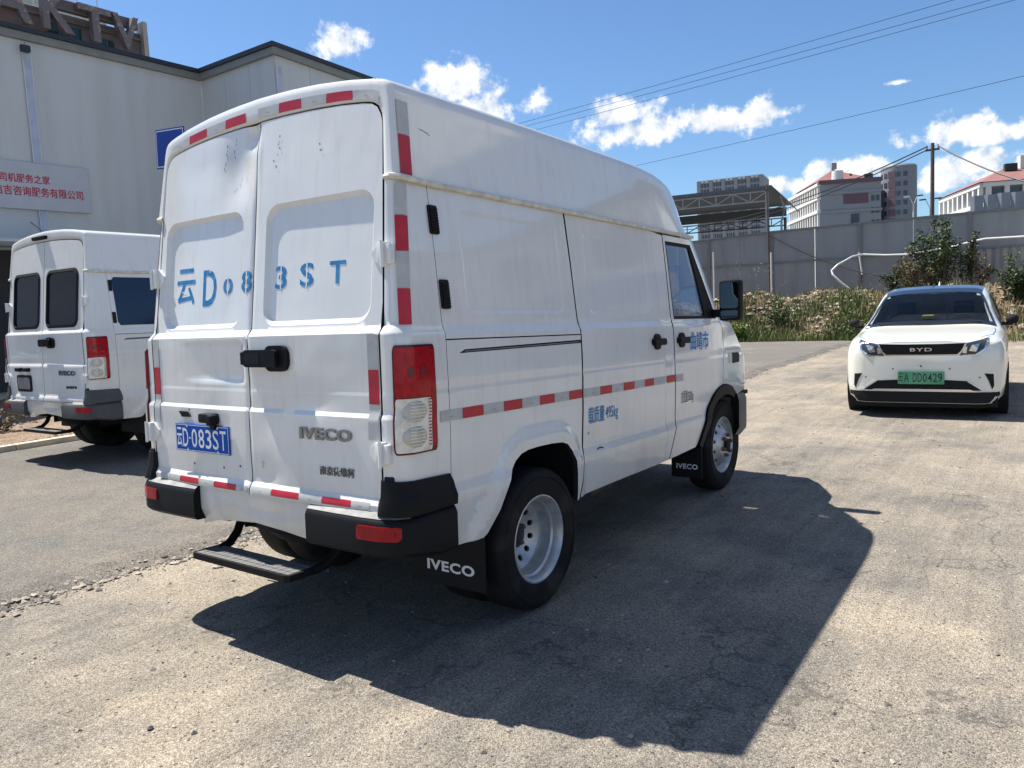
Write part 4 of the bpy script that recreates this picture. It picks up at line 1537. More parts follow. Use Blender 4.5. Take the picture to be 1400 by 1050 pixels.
        tape(smt, [2.716, 2.84], 1.058, 1.106, ['s'])

    # ---- stencilled writing
    f = rm(.0014)
    sten = [('云', -.690, -.515, 1.628, 1.815), ('D', -.440, -.322, 1.612, 1.795), ('0', -.262, -.182, 1.664, 1.742), ('8', -.086, -.008, 1.664, 1.768), ('3', .148, .228, 1.668, 1.774), ('S', .320, .412, 1.670, 1.776), ('T', .512, .612, 1.672, 1.772)]
    for ch, a, bq, c0, c1 in sten:
        lettering('stencil_character', ch, f, a, bq, c0, c1, M_blue, dl if bq < 0 else dr, bold=.012 if ch in '云D' else .016, fine=.016)
    # bridges of the stencil
    for (a, bq, c0, c1) in ((-.226, -.218, 1.66, 1.746), (-.051, -.043, 1.66, 1.772), (.184, .192, 1.664, 1.778), (.362, .370, 1.666, 1.78), (-.385, -.377, 1.780, 1.80), (-.64, -.60, 1.69, 1.695)):
        patch('stencil_bridge', lambda u, v: rm(.0024)(u, v), a, bq, c0, c1, 1, 6, M_white, dl if bq < 0 else dr)
    sr = lambda y, z: (side_x(y, z) + .003, y, z)
    lettering('side_lettering', '曲靖市', sr, 2.985, 3.335, 1.262, 1.395, M_blue, T, bold=.012)
    lettering('side_lettering', '载质量', sr, 1.505, 1.690, .905, 1.000, M_blue, T, bold=.010)
    lettering('side_lettering', '495kg', sr, 1.705, 1.855, .895, .985, M_blue, T, bold=.006, space=1.1)
    lettering('side_lettering', '总质量3500kg', sr, 2.80, 3.02, .885, .985, M_black_ink, T, bold=.0)
    # vents behind the corner post
    for (za, zb, ya) in ((1.872, 1.998, .300), (1.548, 1.676, .322)):
        v = MB()
        for k in range(9):
            zz = za + .008 + k * (zb - za - .016) / 9
            v.prism([(ya + .006, zz), (ya + .052, zz), (ya + .052, zz + .006), (ya + .006, zz + .006)], 0, 1, lambda u, w_, a: (side_x(.35, w_, False) + (.004 if a == 0 else .016), u, w_))
        vo = MB().prism(rrect(ya, ya + .058, za, zb, .010), 0, 1, lambda u, w_, a: (side_x(.35, w_, False) + (.001 if a == 0 else .009), u, w_)).build('vent', M_rubber, T)
        v.build('vent_slat', M_plastic, vo)
    # paint flakes and scratches
    def scratch(mapf, pts, w):
        b_ = MB()
        for (p0, p1) in zip(pts[:-1], pts[1:]):
            dx, dy = p1[0] - p0[0], p1[1] - p0[1]
            l = math.hypot(dx, dy) or 1
            nx, ny = -dy / l * w, dx / l * w
            b_.add([mapf(p0[0] - nx, p0[1] - ny), mapf(p1[0] - nx, p1[1] - ny), mapf(p1[0] + nx, p1[1] + ny), mapf(p0[0] + nx, p0[1] + ny)], [(0, 1, 2, 3)])
        b_.build('scratch', M_scratch, T)

    def rmd(u, v):
        x, y, z = rm(.003)(u, v)
        return (x, y - .001 + min(0, 0), z)
    scratch(lambda y, z: (lin(z, [2.085, 2.405], [.893, .850]) + .0035, y, z), [(.31, 2.325), (.33, 2.322), (.345, 2.317), (.36, 2.315), (.372, 2.305)], .0012)
    rg = random.Random(5)
    for (x0, z0, n_) in ((-.245, 2.40, 5), (-.17, 2.42, 4), (-.24, 2.36, 4), (.16, 2.38, 4), (.135, 2.27, 2), (.44, 2.30, 2)):
        for k in range(n_):
            x = x0 + rg.uniform(-.012, .012); z = z0 - .028 * k
            scratch(lambda u, v: (u, rear_y(u, v) - .0035, v), [(x, z), (x + rg.uniform(-.006, .006), z - rg.uniform(.008, .02))], rg.uniform(.0015, .003))
    scratch(sr, [(1.585, .752), (1.62, .760), (1.66, .752)], .004)
    scratch(sr, [(1.50, .850), (1.51, .862)], .003)
    scratch(sr, [(1.37, .80), (1.372, .76), (1.385, .72)], .002)
    scratch(lambda u, v: (u, rear_y(u, v) - .0035, v), [(.10, .87), (.10, .835)], .002)
    return T


make_van('delivery_van', 'tall white panel van with red and silver tape and stencilled doors, nearest the camera', None, (0, 0, .040), 0.0, .034554, True)
make_van('delivery_van', 'white van with dark rear windows parked beside the kerb at the left', None, (-6.103, 1.725, .076), .0227, .014, False)

# ------------------------------------------------------------------ panel building at the left
M_clad = mat('grey_sandwich_panel', (.54, .56, .56), rough=.55, color2=(.49, .50, .485), cscale=1.1, cth=(.45, .8), stretch=(2.2, 2.2, .22), var=.04, vscale=1.0, bump=.08, bscale=3, bdist=.02)
M_eave = mat('eave_trim', (.21, .22, .20), rough=.5, var=.1, vscale=3)
M_eavedark = mat('eave_edge', (.018, .024, .035), rough=.5)
M_film = mat('bluish_film_strip', (.42, .46, .56), rough=.22, var=.15, vscale=4)
M_signboard = mat('signboard_grey', (.47, .49, .52), rough=.45, var=.05, vscale=3)
M_signred = mat('sign_red', (.42, .035, .07), rough=.5)
M_frame = mat('white_frame_paint', (.62, .63, .62), rough=.5)
M_darkin = mat('dark_interior', (.03, .032, .035), rough=.8)

bl = thing('panel_building', 'grey sandwich-panel building with stepped flat roof behind the vans', 'building', (-15.2, 10.14, 0))
H = 8.0


def wall_panel(x0, y0, x1, y1, n_out):
    """one storey-high cladding panel between two plan points (local), outward normal n_out"""
    d = Vector((x1 - x0, y1 - y0, 0)); L_ = d.length; d.normalize()
    g = .006
    p0 = Vector((x0, y0, 0)) + d * g; p1 = Vector((x1, y1, 0)) - d * g
    nv = Vector((n_out[0], n_out[1], 0)) * .06
    vs = []
    for z in (.05, H - .22):
        vs += [p0 + Vector((0, 0, z)), p1 + Vector((0, 0, z)), p1 - nv + Vector((0, 0, z)), p0 - nv + Vector((0, 0, z))]
    MB().add(vs, [(0, 1, 5, 4), (1, 2, 6, 5), (3, 0, 4, 7), (4, 5, 6, 7), (0, 3, 2, 1)]).build('cladding_panel', M_clad, bl)


for (a, c) in ((-4.20, -.03), (-8.4, -4.20), (-12.6, -8.4), (-16.8, -12.6)):
    wall_panel(0, a, 0, c, (1, 0))
for (a, c) in ((.03, 1.02), (1.02, 2.0), (2.0, 2.98)):
    wall_panel(a, 0, c, 0, (0, -1))
yy = .02
for k in range(5):
    wall_panel(3.0 - .115 * yy, yy, 3.0 - .115 * (yy + 1.15), yy + 1.15, (1, .115)); yy += 1.15
core = MB()
core.box(-9, -.06, -16.8, 0.06, .0, H - .1)
core.add([(-9, .06, 0), (2.93, .06, 0), (2.25, 5.75, 0), (-9, 5.75, 0), (-9, .06, H - .1), (2.93, .06, H - .1), (2.25, 5.75, H - .1), (-9, 5.75, H - .1)], [(0, 1, 5, 4), (1, 2, 6, 5), (2, 3, 7, 6), (4, 5, 6, 7)])
core.build('building_core', M_darkin, bl)
ev = MB()
for (x0, x1, y0, y1) in ((-.02, .10, -16.8, -.10), (-.02, 3.10, -.10, .02)):
    ev.box(x0, x1, y0, y1, H - .22, H - .06)
ev.add([(2.98, .02, H - .22), (3.10, .02, H - .22), (2.43, 5.8, H - .22), (2.31, 5.8, H - .22), (2.98, .02, H - .06), (3.10, .02, H - .06), (2.43, 5.8, H - .06), (2.31, 5.8, H - .06)], [(0, 1, 5, 4), (1, 2, 6, 5), (2, 3, 7, 6), (0, 3, 2, 1)])
ev.build('eave_trim', M_eave, bl)
ev = MB()
for (x0, x1, y0, y1) in ((-9, .16, -16.8, -.16),):
    ev.box(x0, x1, y0, y1, H - .058, H + .04)
ev.add([(x, y, z) for z in (H - .058, H + .04) for x, y in ((-9, -.159), (3.16, -.159), (2.48, 5.85), (-9, 5.85))], [(0, 1, 5, 4), (1, 2, 6, 5), (2, 3, 7, 6), (4, 5, 6, 7), (3, 2, 1, 0)])
ev.build('roof_edge', M_eavedark, bl)
MB().box(.0, .035, -.035, .0, .0, H - .22).build('corner_flashing', M_frame, bl)
for (x, y, ax) in ((.012, -4.20, 'y'), (3.012, .10, 'y')):
    st = MB()
    pts = [(x, y - .10, .1), (x, y - .10, H - .55)]
    st.box(x, x + .015, y - .08, y + .08, .1 if x < 1 else 4.6, H - .48)
    so = st.build('cover_strip', M_film, bl)
    MB().box(x + .016, x + .022, y - .095, y - .075, .1 if x < 1 else 4.6, H - .48).build('strip_edge', M_frame, so)
    MB().box(x + .016, x + .022, y + .075, y + .095, .1 if x < 1 else 4.6, H - .48).build('strip_edge', M_frame, so)
MB().box(.1, .22, -4.36, -4.18, H - .50, H - .36, .02).build('floodlight', M_eavedark, bl)

sb = MB().box(-15.17, -15.10, 1.20, 6.95, 4.18, 5.18, .006).build('signboard', M_signboard)
tag(sb, 'pale grey signboard with two rows of red characters on the panel building', 'sign')
sbm = lambda u, v: (-15.097, u, v)
lettering('sign_lettering', '汉司机服务之家', sbm, 4.93, 6.12, 4.735, 4.925, M_signred, sb, bold=.022)
lettering('sign_lettering', '昆明启吉咨询服务有限公司', sbm, 4.62, 6.80, 4.455, 4.665, M_signred, sb, bold=.022)

aw = thing('awning', 'grey flat awning over the doorway of the panel building', 'awning', (-15.1, 5.2, 0))
a_ = MB().box(.0, 1.15, -3.0, 1.45, 3.34, 3.42, .01)
a_.build('awning_roof', M_clad, aw)
MB().tube([(1.16, -3.0, 3.30), (1.16, 1.30, 3.30), (1.10, 1.45, 3.31), (.6, 1.5, 3.31), (.05, 1.5, 3.31)], .05, 8).build('gutter', M_eave, aw, True)
MB().tube([(.05, .4, 3.9), (1.05, .4, 3.42)], .012, 6).build('stay_wire', M_eave, aw)
MB().box(.04, .05, -3.0, .55, .3, 3.28).build('dark_doorway', M_darkin, aw)
fr = thing('metal_rack', 'white metal rail frame standing left of the kerbside van', 'rack', (-11.6, 2.6, .1))
for i in range(3):
    MB().tube([(0, .35 * i, 0), (0, .35 * i, 2.4)], .022, 6).build('post', M_frame, fr)
for z in (.9, 1.35, 1.75, 2.38):
    MB().tube([(0, -.6, z), (0, .72, z)], .016, 6).build('rail', M_frame, fr)

# ------------------------------------------------------------------ karaoke block behind it
M_brown = mat('brown_tiles', (.135, .112, .112), rough=.6, var=.2, vscale=2)
M_letter = mat('brown_letter', (.165, .138, .138), rough=.5, color2=(.34, .26, .23), cscale=5, cth=(.54, .66))
M_teal = mat('dark_teal_glass', (.015, .05, .055), rough=.12)
M_pale = mat('pale_tiles', (.42, .38, .34), rough=.6, var=.1, vscale=3)
kt = thing('karaoke_building', 'brown building with big KTV roof letters rising behind the grey wall', 'building', (-36.4, 14, 0))
k_ = MB().box(-14, -.05, -14, 7.05, 0, 16.7)
k_.build('block', M_brown, kt)
MB().box(-.35, .28, 7.06, 7.32, 9, 17.28, .02).build('corner_pier', M_pale, kt)
for y0, y1, z0, z1 in ((2.4, 4.0, 14.3, 16.15), (4.45, 5.6, 14.2, 15.95), (-.6, 1.3, 14.3, 15.3), (-3.5, -.9, 14.3, 15.4)):
    w = MB().box(-.04, .02, y0, y1, z0, z1).build('window', M_teal, kt)
    for q in range(1, 3):
        yq = y0 + (y1 - y0) * q / 3
        MB().box(.021, .05, yq - .02, yq + .02, z0, z1).build('mullion', M_brown, w)
for zz in (16.3, 15.3, 14.2):
    MB().box(-.03, .10, -14, 7.0, zz, zz + .12).build('facade_band', M_brown, kt)
MB().box(.1, .36, 2.2, 6.75, 16.72, 17.22, .02).build('sign_beam', M_brown, kt)
for ch, y0, y1, z0, z1 in (('A', -.4, 1.5, 15.55, 17.5), ('K', 1.95, 3.35, 15.55, 17.6), ('T', 3.62, 5.2, 15.50, 17.16), ('V', 5.25, 6.60, 15.50, 17.16)):
    lettering('roof_letter', ch, lambda u, v: (.40, u, v), y0, y1, z0, z1, M_letter, kt, bold=.02, depth=.34, inn=(-1, 0, 0))
for k in range(9):
    MB().tube([(-3.5, -2 + k * 1.1, 16.7), (-3.5, -2 + k * 1.1, 19.6)], .035, 5).build('railing_post', M_frame, kt)
for z in (18.0, 18.8, 19.6):
    MB().tube([(-3.5, -3, z), (-3.5, 7.0, z)], .03, 5).build('railing_bar', M_frame, kt)
MB().box(-9, -4.2, 1.0, 7.6, 16.7, 18.9).build('stair_head', mat('pale_green_render', (.42, .46, .38), rough=.8, var=.1), kt)

# blue road sign
M_bluesign = mat('blue_sign_face', (.008, .06, .36), rough=.35)
bs = thing('road_sign', 'blue rectangular road sign with white border behind the tall van roof', 'sign', (-11.15, 6.45, -.22))
MB().tube([(0, .03, 0), (0, .03, 5.5)], .045, 10).build('pole', M_frame, bs, True)
pb = MB().box(-.42, .42, -.03, -.01, 4.78, 5.52, .004).build('sign_plate', M_bluesign, bs)
e_ = MB()
for (a, c, d, f_) in ((-.40, .40, 4.805, 4.825), (-.40, .40, 5.475, 5.495), (-.40, -.38, 4.805, 5.495), (.38, .40, 4.805, 5.495)):
    e_.add([(a, -.0325, d), (c, -.0325, d), (c, -.0325, f_), (a, -.0325, f_)], [(0, 1, 2, 3)])
e_.build('sign_border', M_platewhite, pb)
bs.rotation_euler = (0, R(3), R(6))

# ------------------------------------------------------------------ bank, hoarding, poles
def toe(x):
    return lin(x, [-30, -6, -2, .5, 2.5, 10], [22.3, 22.6, 22.9, 22.5, 22.2, 21.6])


def bank_z(x, y):
    t = (y - toe(x)) / 3.4
    if t < 0:
        return -.05
    w = smooth01(t)
    return -.05 + 1.46 * w + (.10 * math.sin(x * 1.9 + y) + .08 * math.sin(x * .8 - y * 1.7) + .05 * math.sin(x * 4.1)) * min(1, t * 2) * (1 if t < 1.6 else .4)


nx, ny = 150, 34
vs = []
yr = [21.3 + .28 * j for j in range(31)] + [60, 160, 700, 1480]
for y in yr:
    for i in range(nx + 1):
        x = -60 + 110 * i / nx
        vs.append((x, y, bank_z(x, y) if y < 31 else 1.5))
n = nx + 1
fs = [(j * n + i, j * n + i + 1, (j + 1) * n + i + 1, (j + 1) * n + i) for j in range(len(yr) - 1) for i in range(nx)]
ob = mesh_obj('bank', vs, fs, M_bank, None, True)
ob.data.materials.append(M_asphalt)
for p_ in ob.data.polygons:
    if p_.center.y > 29.5:
        p_.material_index = 1
struct(ob)

M_hoard = mat('grey_hoarding', (.27, .285, .295), rough=.5, color2=(.215, .215, .21), cscale=1.6, cth=(.48, .8), stretch=(1.6, 1.6, .3), var=.06, vscale=1.0, bump=.06, bscale=3, bdist=.02)
M_hoardrail = mat('hoarding_rail', (.17, .18, .19), rough=.5, var=.1)
fe = thing('hoarding', 'long grey sheet-metal hoarding along the top of the bank', 'fence', (0, 28.3, 1.3))
px = [-20, -16.8, -13.6, -11.4, -8.62, -6.09, -2.92, .53, 3.9, 7.2, 10.5, 13.8]


def ftop(x):
    return lin(x, [-20, -8.6, -6, 14], [2.46, 2.56, 2.65, 2.66])


for i in range(len(px) - 1):
    a, c = px[i], px[i + 1]
    mid_ = (a + c) / 2
    for (q0, q1) in ((a, mid_), (mid_, c)):
        vs, fs = [], []
        if a >= .5:                                     # ribbed sheets at the right
            nseg = 14
            for k in range(nseg + 1):
                x = q0 + .012 + (q1 - q0 - .024) * k / nseg
                off = 0 if k % 2 else .03
                vs += [(x, -off, 0), (x, -off, 1.42), (x, 0.0, 1.46), (x, 0.0, ftop(x))]
            fs = [(k * 4 + j, k * 4 + j + 1, k * 4 + j + 5, k * 4 + j + 4) for k in range(nseg) for j in range(3)]
        else:
            x0, x1 = q0 + .012, q1 - .012
            vs = [(x0, 0, 0), (x1, 0, 0), (x1, 0, ftop(x1)), (x0, 0, ftop(x0)), (x0, .03, 0), (x1, .03, 0), (x1, .03, ftop(x1)), (x0, .03, ftop(x0))]
            fs = [(0, 1, 2, 3), (0, 3, 7, 4), (1, 5, 6, 2), (5, 4, 7, 6)]
        MB().add(vs, fs).build('sheet_panel', M_hoard, fe)
    for z in (1.42, None):
        z0 = z if z else ftop(mid_) - .02
        b_ = MB()
        za, zc = (z, z) if z else (ftop(a) - .03, ftop(c) - .03)
        b_.add([(a, -.05, za), (c, -.05, zc), (c, -.05, zc + .07), (a, -.05, za + .07), (a, .05, za), (c, .05, zc), (c, .05, zc + .07), (a, .05, za + .07)], [(0, 1, 2, 3), (3, 2, 6, 7), (0, 4, 5, 1)])
        b_.build('rail', M_hoardrail, fe)
for x in px:
    MB().box(x - .055, x + .055, -.075, -.0, -.3, ftop(x) + .03, .004).build('post', M_hoardrail, fe)
# taller ribbed screen behind
f2 = thing('ribbed_screen', 'taller pale ribbed metal screen showing above the hoarding at far right', 'fence', (.25, 31.4, 1.4))
for k in range(22):
    x = k * .42
    vs = [(x, 0, 0), (x + .14, -.05, 0), (x + .28, -.05, 0), (x + .41, 0, 0)]
    hz_ = 3.40 + random.uniform(-.02, .02)
    MB().add(vs + [(a, b, hz_) for a, b, c in vs], [(0, 1, 5, 4), (1, 2, 6, 5), (2, 3, 7, 6)]).build('screen_sheet', mat('pale_screen', (.26, .29, .32), rough=.55, var=.1, vscale=2), f2)

M_pole = mat('rusty_pole', (.10, .075, .065), rough=.8, var=.3, vscale=5)
M_cable = mat('black_cable', (.012, .012, .014), rough=.6)
M_pvc = mat('white_pvc', (.66, .67, .66), rough=.45, var=.08, vscale=4)
pp = thing('utility_pole', 'tall dark utility pole carrying black cables behind the hoarding', 'pole', (-1.71, 37.2, 1.4))
MB().tube([(0, 0, 0), (0, 0, 6.45)], [.10, .075], 10).build('shaft', M_pole, pp, True)
MB().box(-.28, .28, -.04, .04, 6.12, 6.20).build('crossarm', M_pole, pp)
for x in (-.22, .22):
    MB().tube([(x, 0, 6.2), (x, 0, 6.36)], .03, 6).build('insulator', M_pole, pp)


def sag(a, b, s, n=16):
    a, b = Vector(a), Vector(b)
    return [a + (b - a) * (i / n) - Vector((0, 0, s * 4 * (i / n) * (1 - i / n))) for i in range(n + 1)]


def wire(name, label, a, b, s, r, group):
    p0 = Vector(a)
    o = MB().tube([p - p0 for p in sag(a, b, s)], r, 5).build(name, M_cable, None, True)
    o.location = p0
    return tag(o, label, 'cable', group)


wire('overhead_cable', 'upper black cable sagging left from the utility pole', (-1.93, 37.2, 7.72), (-24, 57, 7.4), .95, .030, 'cables on the utility pole')
wire('overhead_cable', 'lower black cable sagging left from the utility pole', (-1.93, 37.2, 7.58), (-24, 56.4, 7.2), 1.05, .026, 'cables on the utility pole')
wire('overhead_cable', 'black cable running down to the right from the utility pole', (-1.49, 37.2, 7.70), (6.5, 29.6, 3.9), .75, .034, 'cables on the utility pole')
for (a, c, lab) in [((20.4, 37.0, 15.0), (-46.9, 48.46, 15.0), 'highest of three parallel wires crossing the sky'), ((22.6, 38.5, 15.0), (-47.2, 49.27, 15.0), 'middle of three parallel wires crossing the sky'),
                    ((23.7, 38.9, 15.0), (-46.7, 51.06, 15.0), 'lowest of three parallel wires crossing the sky'), ((20.9, 37.4, 11.5), (-37.5, 54.3, 11.5), 'single thin wire below the three parallel wires')]:
    wire('overhead_wire', lab, a, c, .25, .013, 'wires across the sky')
for (x, y, lab) in ((22.3, 38.2, 'concrete line pole at the right end of the three sky wires'), (-46.9, 49.6, 'concrete line pole at the left end of the three sky wires')):
    lp = thing('line_pole', lab, 'pole', (x, y, 0), group='poles of the overhead line')
    MB().tube([(0, 0, 0), (0, 0, 15.2)], [.17, .11], 12).build('shaft', M_concrete, lp, True)
    MB().box(-2.0, 2.0, -.06, .06, 14.85, 14.97).build('crossarm', M_pole, lp)
tp = thing('thin_pole', 'thin rusty pole standing at the hoarding left of the loop hose', 'pole', (-6.15, 28.12, 1.3))
MB().tube([(0, 0, 0), (-.03, 0, 2.6), (-.06, 0, 4.45)], [.045, .04, .03], 8).build('shaft', M_pole, tp, True)
MB().box(-.10, .04, -.03, .03, 4.2, 4.26).build('bracket', M_pole, tp)
wire('slack_cable', 'slack black cable drooping across the hoarding', (-6.15, 28.05, 3.85), (-.2, 27.6, 1.7), .45, .020, None)
for (x, y, z0, z1, lab) in ((-8.3, 27.9, 1.3, 3.35, 'white plastic stake at the hoarding nearest the van'), (-6.0, 27.85, 1.3, 3.15, 'white plastic stake below the thin rusty pole'), (-2.86, 28.05, 1.3, 2.92, 'white plastic stake beside the loop of the hose')):
    s_ = MB().tube([(0, 0, 0), (.05 if x > -4 else 0, 0, (z1 - z0) * .5), (-.06 if x > -4 else 0, 0, z1 - z0)], .032, 8).build('plastic_stake', M_pvc, None, True)
    s_.location = (x, y, z0)
    tag(s_, lab, 'stake', 'white plastic stakes')
hp = [(-2.55, 26.3, 1.30), (-2.8, 26.35, 1.54), (-3.11, 26.2, 1.83), (-3.40, 26.22, 2.13), (-3.45, 26.3, 2.28), (-3.32, 26.59, 2.47), (-2.98, 27.24, 2.74), (-2.71, 27.69, 2.81), (-2.0, 27.75, 2.73), (-1.3, 27.75, 2.70), (-.63, 27.75, 2.76), (.1, 27.8, 2.86), (.6, 27.85, 2.97), (.98, 27.85, 3.03), (2.06, 27.9, 3.01), (3.5, 27.9, 3.05), (6, 27.9, 2.9)]
h0 = Vector(hp[0])
ho = MB().tube([Vector(p) - h0 for p in hp], .036, 8).build('hose', M_pvc, None, True)
ho.location = h0
tag(ho, 'pale hose looping down and running along the hoarding', 'hose')

# ------------------------------------------------------------------ far buildings
M_offwhite = mat('offwhite_render', (.62, .62, .60), rough=.8, var=.06, vscale=.2)
M_shadedrender = mat('shaded_render', (.25, .27, .285), rough=.8, var=.06, vscale=.15)  # darker grey with the shade of the far fronts put into the colour
M_roofred = mat('red_roof_tiles', (.23, .105, .095), rough=.8, var=.15, vscale=.6)
M_farglass = mat('far_window_glass', (.05, .065, .085), rough=.2)
M_purple = mat('maroon_panel', (.13, .07, .09), rough=.6)
M_towerg = mat('tower_grey', (.20, .215, .24), rough=.7, var=.06, vscale=.2)


class Kit:
    """shares one mesh between alike window pieces"""

    def __init__(s):
        s.me = {}

    def box(s, name, size, material, parent, loc):
        k = (name, tuple(round(v, 3) for v in size), material.name)
        if k not in s.me:
            o = MB().box(-size[0] / 2, size[0] / 2, -size[1] / 2, size[1] / 2, -size[2] / 2, size[2] / 2).build(name, material, parent)
            s.me[k] = o.data
        else:
            o = link(bpy.data.objects.new(name, s.me[k]), parent)
        o.location = loc
        return o


KIT = Kit()
# hotel: local x along its shaded front, y back along the sunlit side
ht = thing('hotel', 'white hotel block with red hipped roof beyond the hoarding', 'building', (-53.5, 229.5, 0), (0, 0, R(29)))
W_, D_, Z_ = 16.6, 36.0, 32.0
MB().box(.3, W_, .3, D_, 0, Z_ - .4).build('wall', M_shadedrender, ht)
for z in (Z_ - .4, Z_ - 4.2, Z_ - 7.9):
    KIT.box('cornice', (1.0, D_, .8), M_offwhite, ht, (-.2, D_ / 2, z))
for k in range(13):
    KIT.box('column', (.7, .7, Z_ - 1), M_offwhite, ht, (-.1, 1.0 + k * 2.65, (Z_ - 1) / 2))
for zi in range(8):
    for k in range(12):
        KIT.box('window', (.2, 1.7, 2.5), M_farglass, ht, (.28, 2.33 + k * 2.65, Z_ - 2.4 - zi * 3.7))
for z in (Z_ - 8.2, Z_ - 3.0):
    KIT.box('string_course', (W_, .5, .7), M_shadedrender, ht, (W_ / 2 + .2, .15, z))
KIT.box('parapet', (W_ + .6, .8, 1.1), M_purple, ht, (W_ / 2, .2, Z_ + .1))
KIT.box('wide_window', (6.6, .2, 2.6), M_purple, ht, (9.8, .22, Z_ - 4.9))
for z in (Z_ - 10.4, Z_ - 16.4, Z_ - 22.0):
    KIT.box('window', (2.2, .2, 2.6), M_farglass, ht, (9.6, .22, z))
for zi in range(6):
    for x_ in (14.4, 15.7):
        KIT.box('window', (.8, .2, 1.5), M_farglass, ht, (x_, .22, Z_ - 5.0 - zi * 3.4))
KIT.box('dark_band', (13.4, .2, .7), M_darkin, ht, (8.6, .2, Z_ - 13.6))
rf = MB().add([(-.5, 3, Z_ + .5), (W_, 3, Z_ + .5), (W_, 26, Z_ + .5), (-.5, 26, Z_ + .5), (W_ * .40, 11, Z_ + 5.0), (W_ * .55, 17, Z_ + 5.0)], [(0, 1, 4), (1, 2, 5, 4), (2, 3, 5), (3, 0, 4, 5)])
rfo = rf.build('roof', M_roofred, ht)
KIT.box('chimney', (1.4, 1.4, 1.8), M_shadedrender, rfo, (W_ * .42, 11, Z_ + 6.0))
KIT.box('ridge_flashing', (.5, 4.5, .3), M_offwhite, rfo, (W_ * .62, 8.5, Z_ + 4.6)).rotation_euler = (R(22), 0, R(-20))
MB().lathe([(0, 3.0), (1.5, 2.8), (1.6, 0)], 16, 'z', (5.3, 1.6, Z_ + .4)).build('roof_tank', M_offwhite, ht, True)
for x in (13.0, 14.2):
    KIT.box('cooling_unit', (1.0, 1.0, 1.2), M_darkin, ht, (x, 1.5, Z_ + 1.3))
rt = thing('round_tower', 'round grey stair tower at the right end of the white hotel', 'tower', (-35.6, 244.0, 0))
MB().lathe([(4.6, 0), (4.6, 35.4), (4.3, 35.8), (0, 35.9)], 40, 'z').build('drum', M_towerg, rt, True)
for zi in range(8):
    z = 33.0 - zi * 2.6
    for a in (-150, -128, -104, -82, -60):
        rr_ = 4.62
        o = KIT.box('window', (1.0 if a != -104 else 1.9, .12, 1.3 if a != -104 else 1.9), M_purple if a == -104 and zi < 5 else M_farglass, rt, (rr_ * math.cos(R(a)), rr_ * math.sin(R(a)), z))
        o.rotation_euler = (0, 0, R(a + 90))
tw = thing('apartment_tower', 'distant pale apartment tower standing over the truss canopy', 'building', (-158.5, 401.5, 0), (0, 0, R(9.2)))
TW, TD, TZ = 34.0, 22.0, 63.5
MB().box(0, TW, 0, TD, 0, TZ).build('wall', M_shadedrender, tw)
MB().box(-.35, -.01, .3, TD, 0, TZ).build('end_wall', M_offwhite, tw)  # lit end face: paler render, sunlight put into the colour
for i in range(6):
    KIT.box('pier', (1.5, .5, TZ), M_shadedrender, tw, (.9 + i * 6.45, -.2, TZ / 2))
for zi in range(16):
    for i in range(5):
        for k, (dx, ww) in enumerate(((2.6, .8), (3.75, .6), (4.6, .6), (5.75, .8))):
            KIT.box('window', (ww, .2, 2.0), M_farglass, tw, (i * 6.45 + dx, -.06, TZ - 2.6 - zi * 3.0))
for i in range(5):
    for k in range(2):
        KIT.box('parapet_block', (1.1, .5, 1.3), M_offwhite, tw, (2.9 + i * 6.45 + k * 2.2, -.2, TZ - .4))
# right-hand building with red roof
rb = thing('school_block', 'white columned block with red roof at the far right behind the screen', 'building', (-10.0, 174.0, 0), (0, 0, R(22)))
RW, RD, RZ_ = 40.0, 26.0, 20.6
MB().box(.4, RW, .4, RD, 0, RZ_ - .3).build('wall', M_shadedrender, rb)  # white block, its shaded front put into the wall colour
for z in (RZ_ - .2, RZ_ - 4.0, RZ_ - 8.0):
    KIT.box('cornice', (.9, RD, .8), M_offwhite, rb, (-.1, RD / 2, z))
    KIT.box('cornice', (RW, .9, .8), M_offwhite, rb, (RW / 2, -.1, z))
for k in range(9):
    KIT.box('column', (.8, .8, RZ_), M_offwhite, rb, (-.05, 1 + k * 3.1, RZ_ / 2))
for k in range(13):
    KIT.box('column', (.8, .8, RZ_), M_offwhite, rb, (1 + k * 3.1, -.05, RZ_ / 2))
for zi in range(3):
    for k in range(8):
        KIT.box('window', (.2, 2.2, 2.7), M_farglass, rb, (.36, 2.55 + k * 3.1, RZ_ - 2.2 - zi * 3.9))
    for k in range(12):
        KIT.box('window', (2.2, .2, 2.7), M_farglass, rb, (2.55 + k * 3.1, .36, RZ_ - 2.2 - zi * 3.9))
rr_ = MB().add([(-.8, -.8, RZ_ + .3), (RW, -.8, RZ_ + .3), (RW, RD, RZ_ + .3), (-.8, RD, RZ_ + .3), (9, 12, RZ_ + 4.8), (RW - 6, 12, RZ_ + 4.8)], [(0, 1, 5, 4), (1, 2, 5), (2, 3, 4, 5), (3, 0, 4)]).build('roof', M_roofred, rb)
KIT.box('chimney', (1.8, 1.8, 2.6), M_offwhite, rr_, (10, 8.5, RZ_ + 4.6))
KIT.box('roof_house', (4.4, 4.0, 3.4), M_towerg, rr_, (17, 11, RZ_ + 5.2))
KIT.box('dark_dormer', (2.2, 1.0, 1.4), M_darkin, rr_, (7, 6.6, RZ_ + 3.6))
sh = MB().box(-9, -.6, 12, 26, 0, 14.5).build('low_wing', M_offwhite, rb)
for zi in range(3):
    for k in range(4):
        KIT.box('window', (.2, 1.8, 2.2), M_farglass, sh, (-9.1, 13.8 + k * 3.2, 12.8 - zi * 3.4))
        KIT.box('window', (1.3, .2, 2.2), M_farglass, sh, (-8.0 + k * 2.0, 11.9, 12.8 - zi * 3.4))
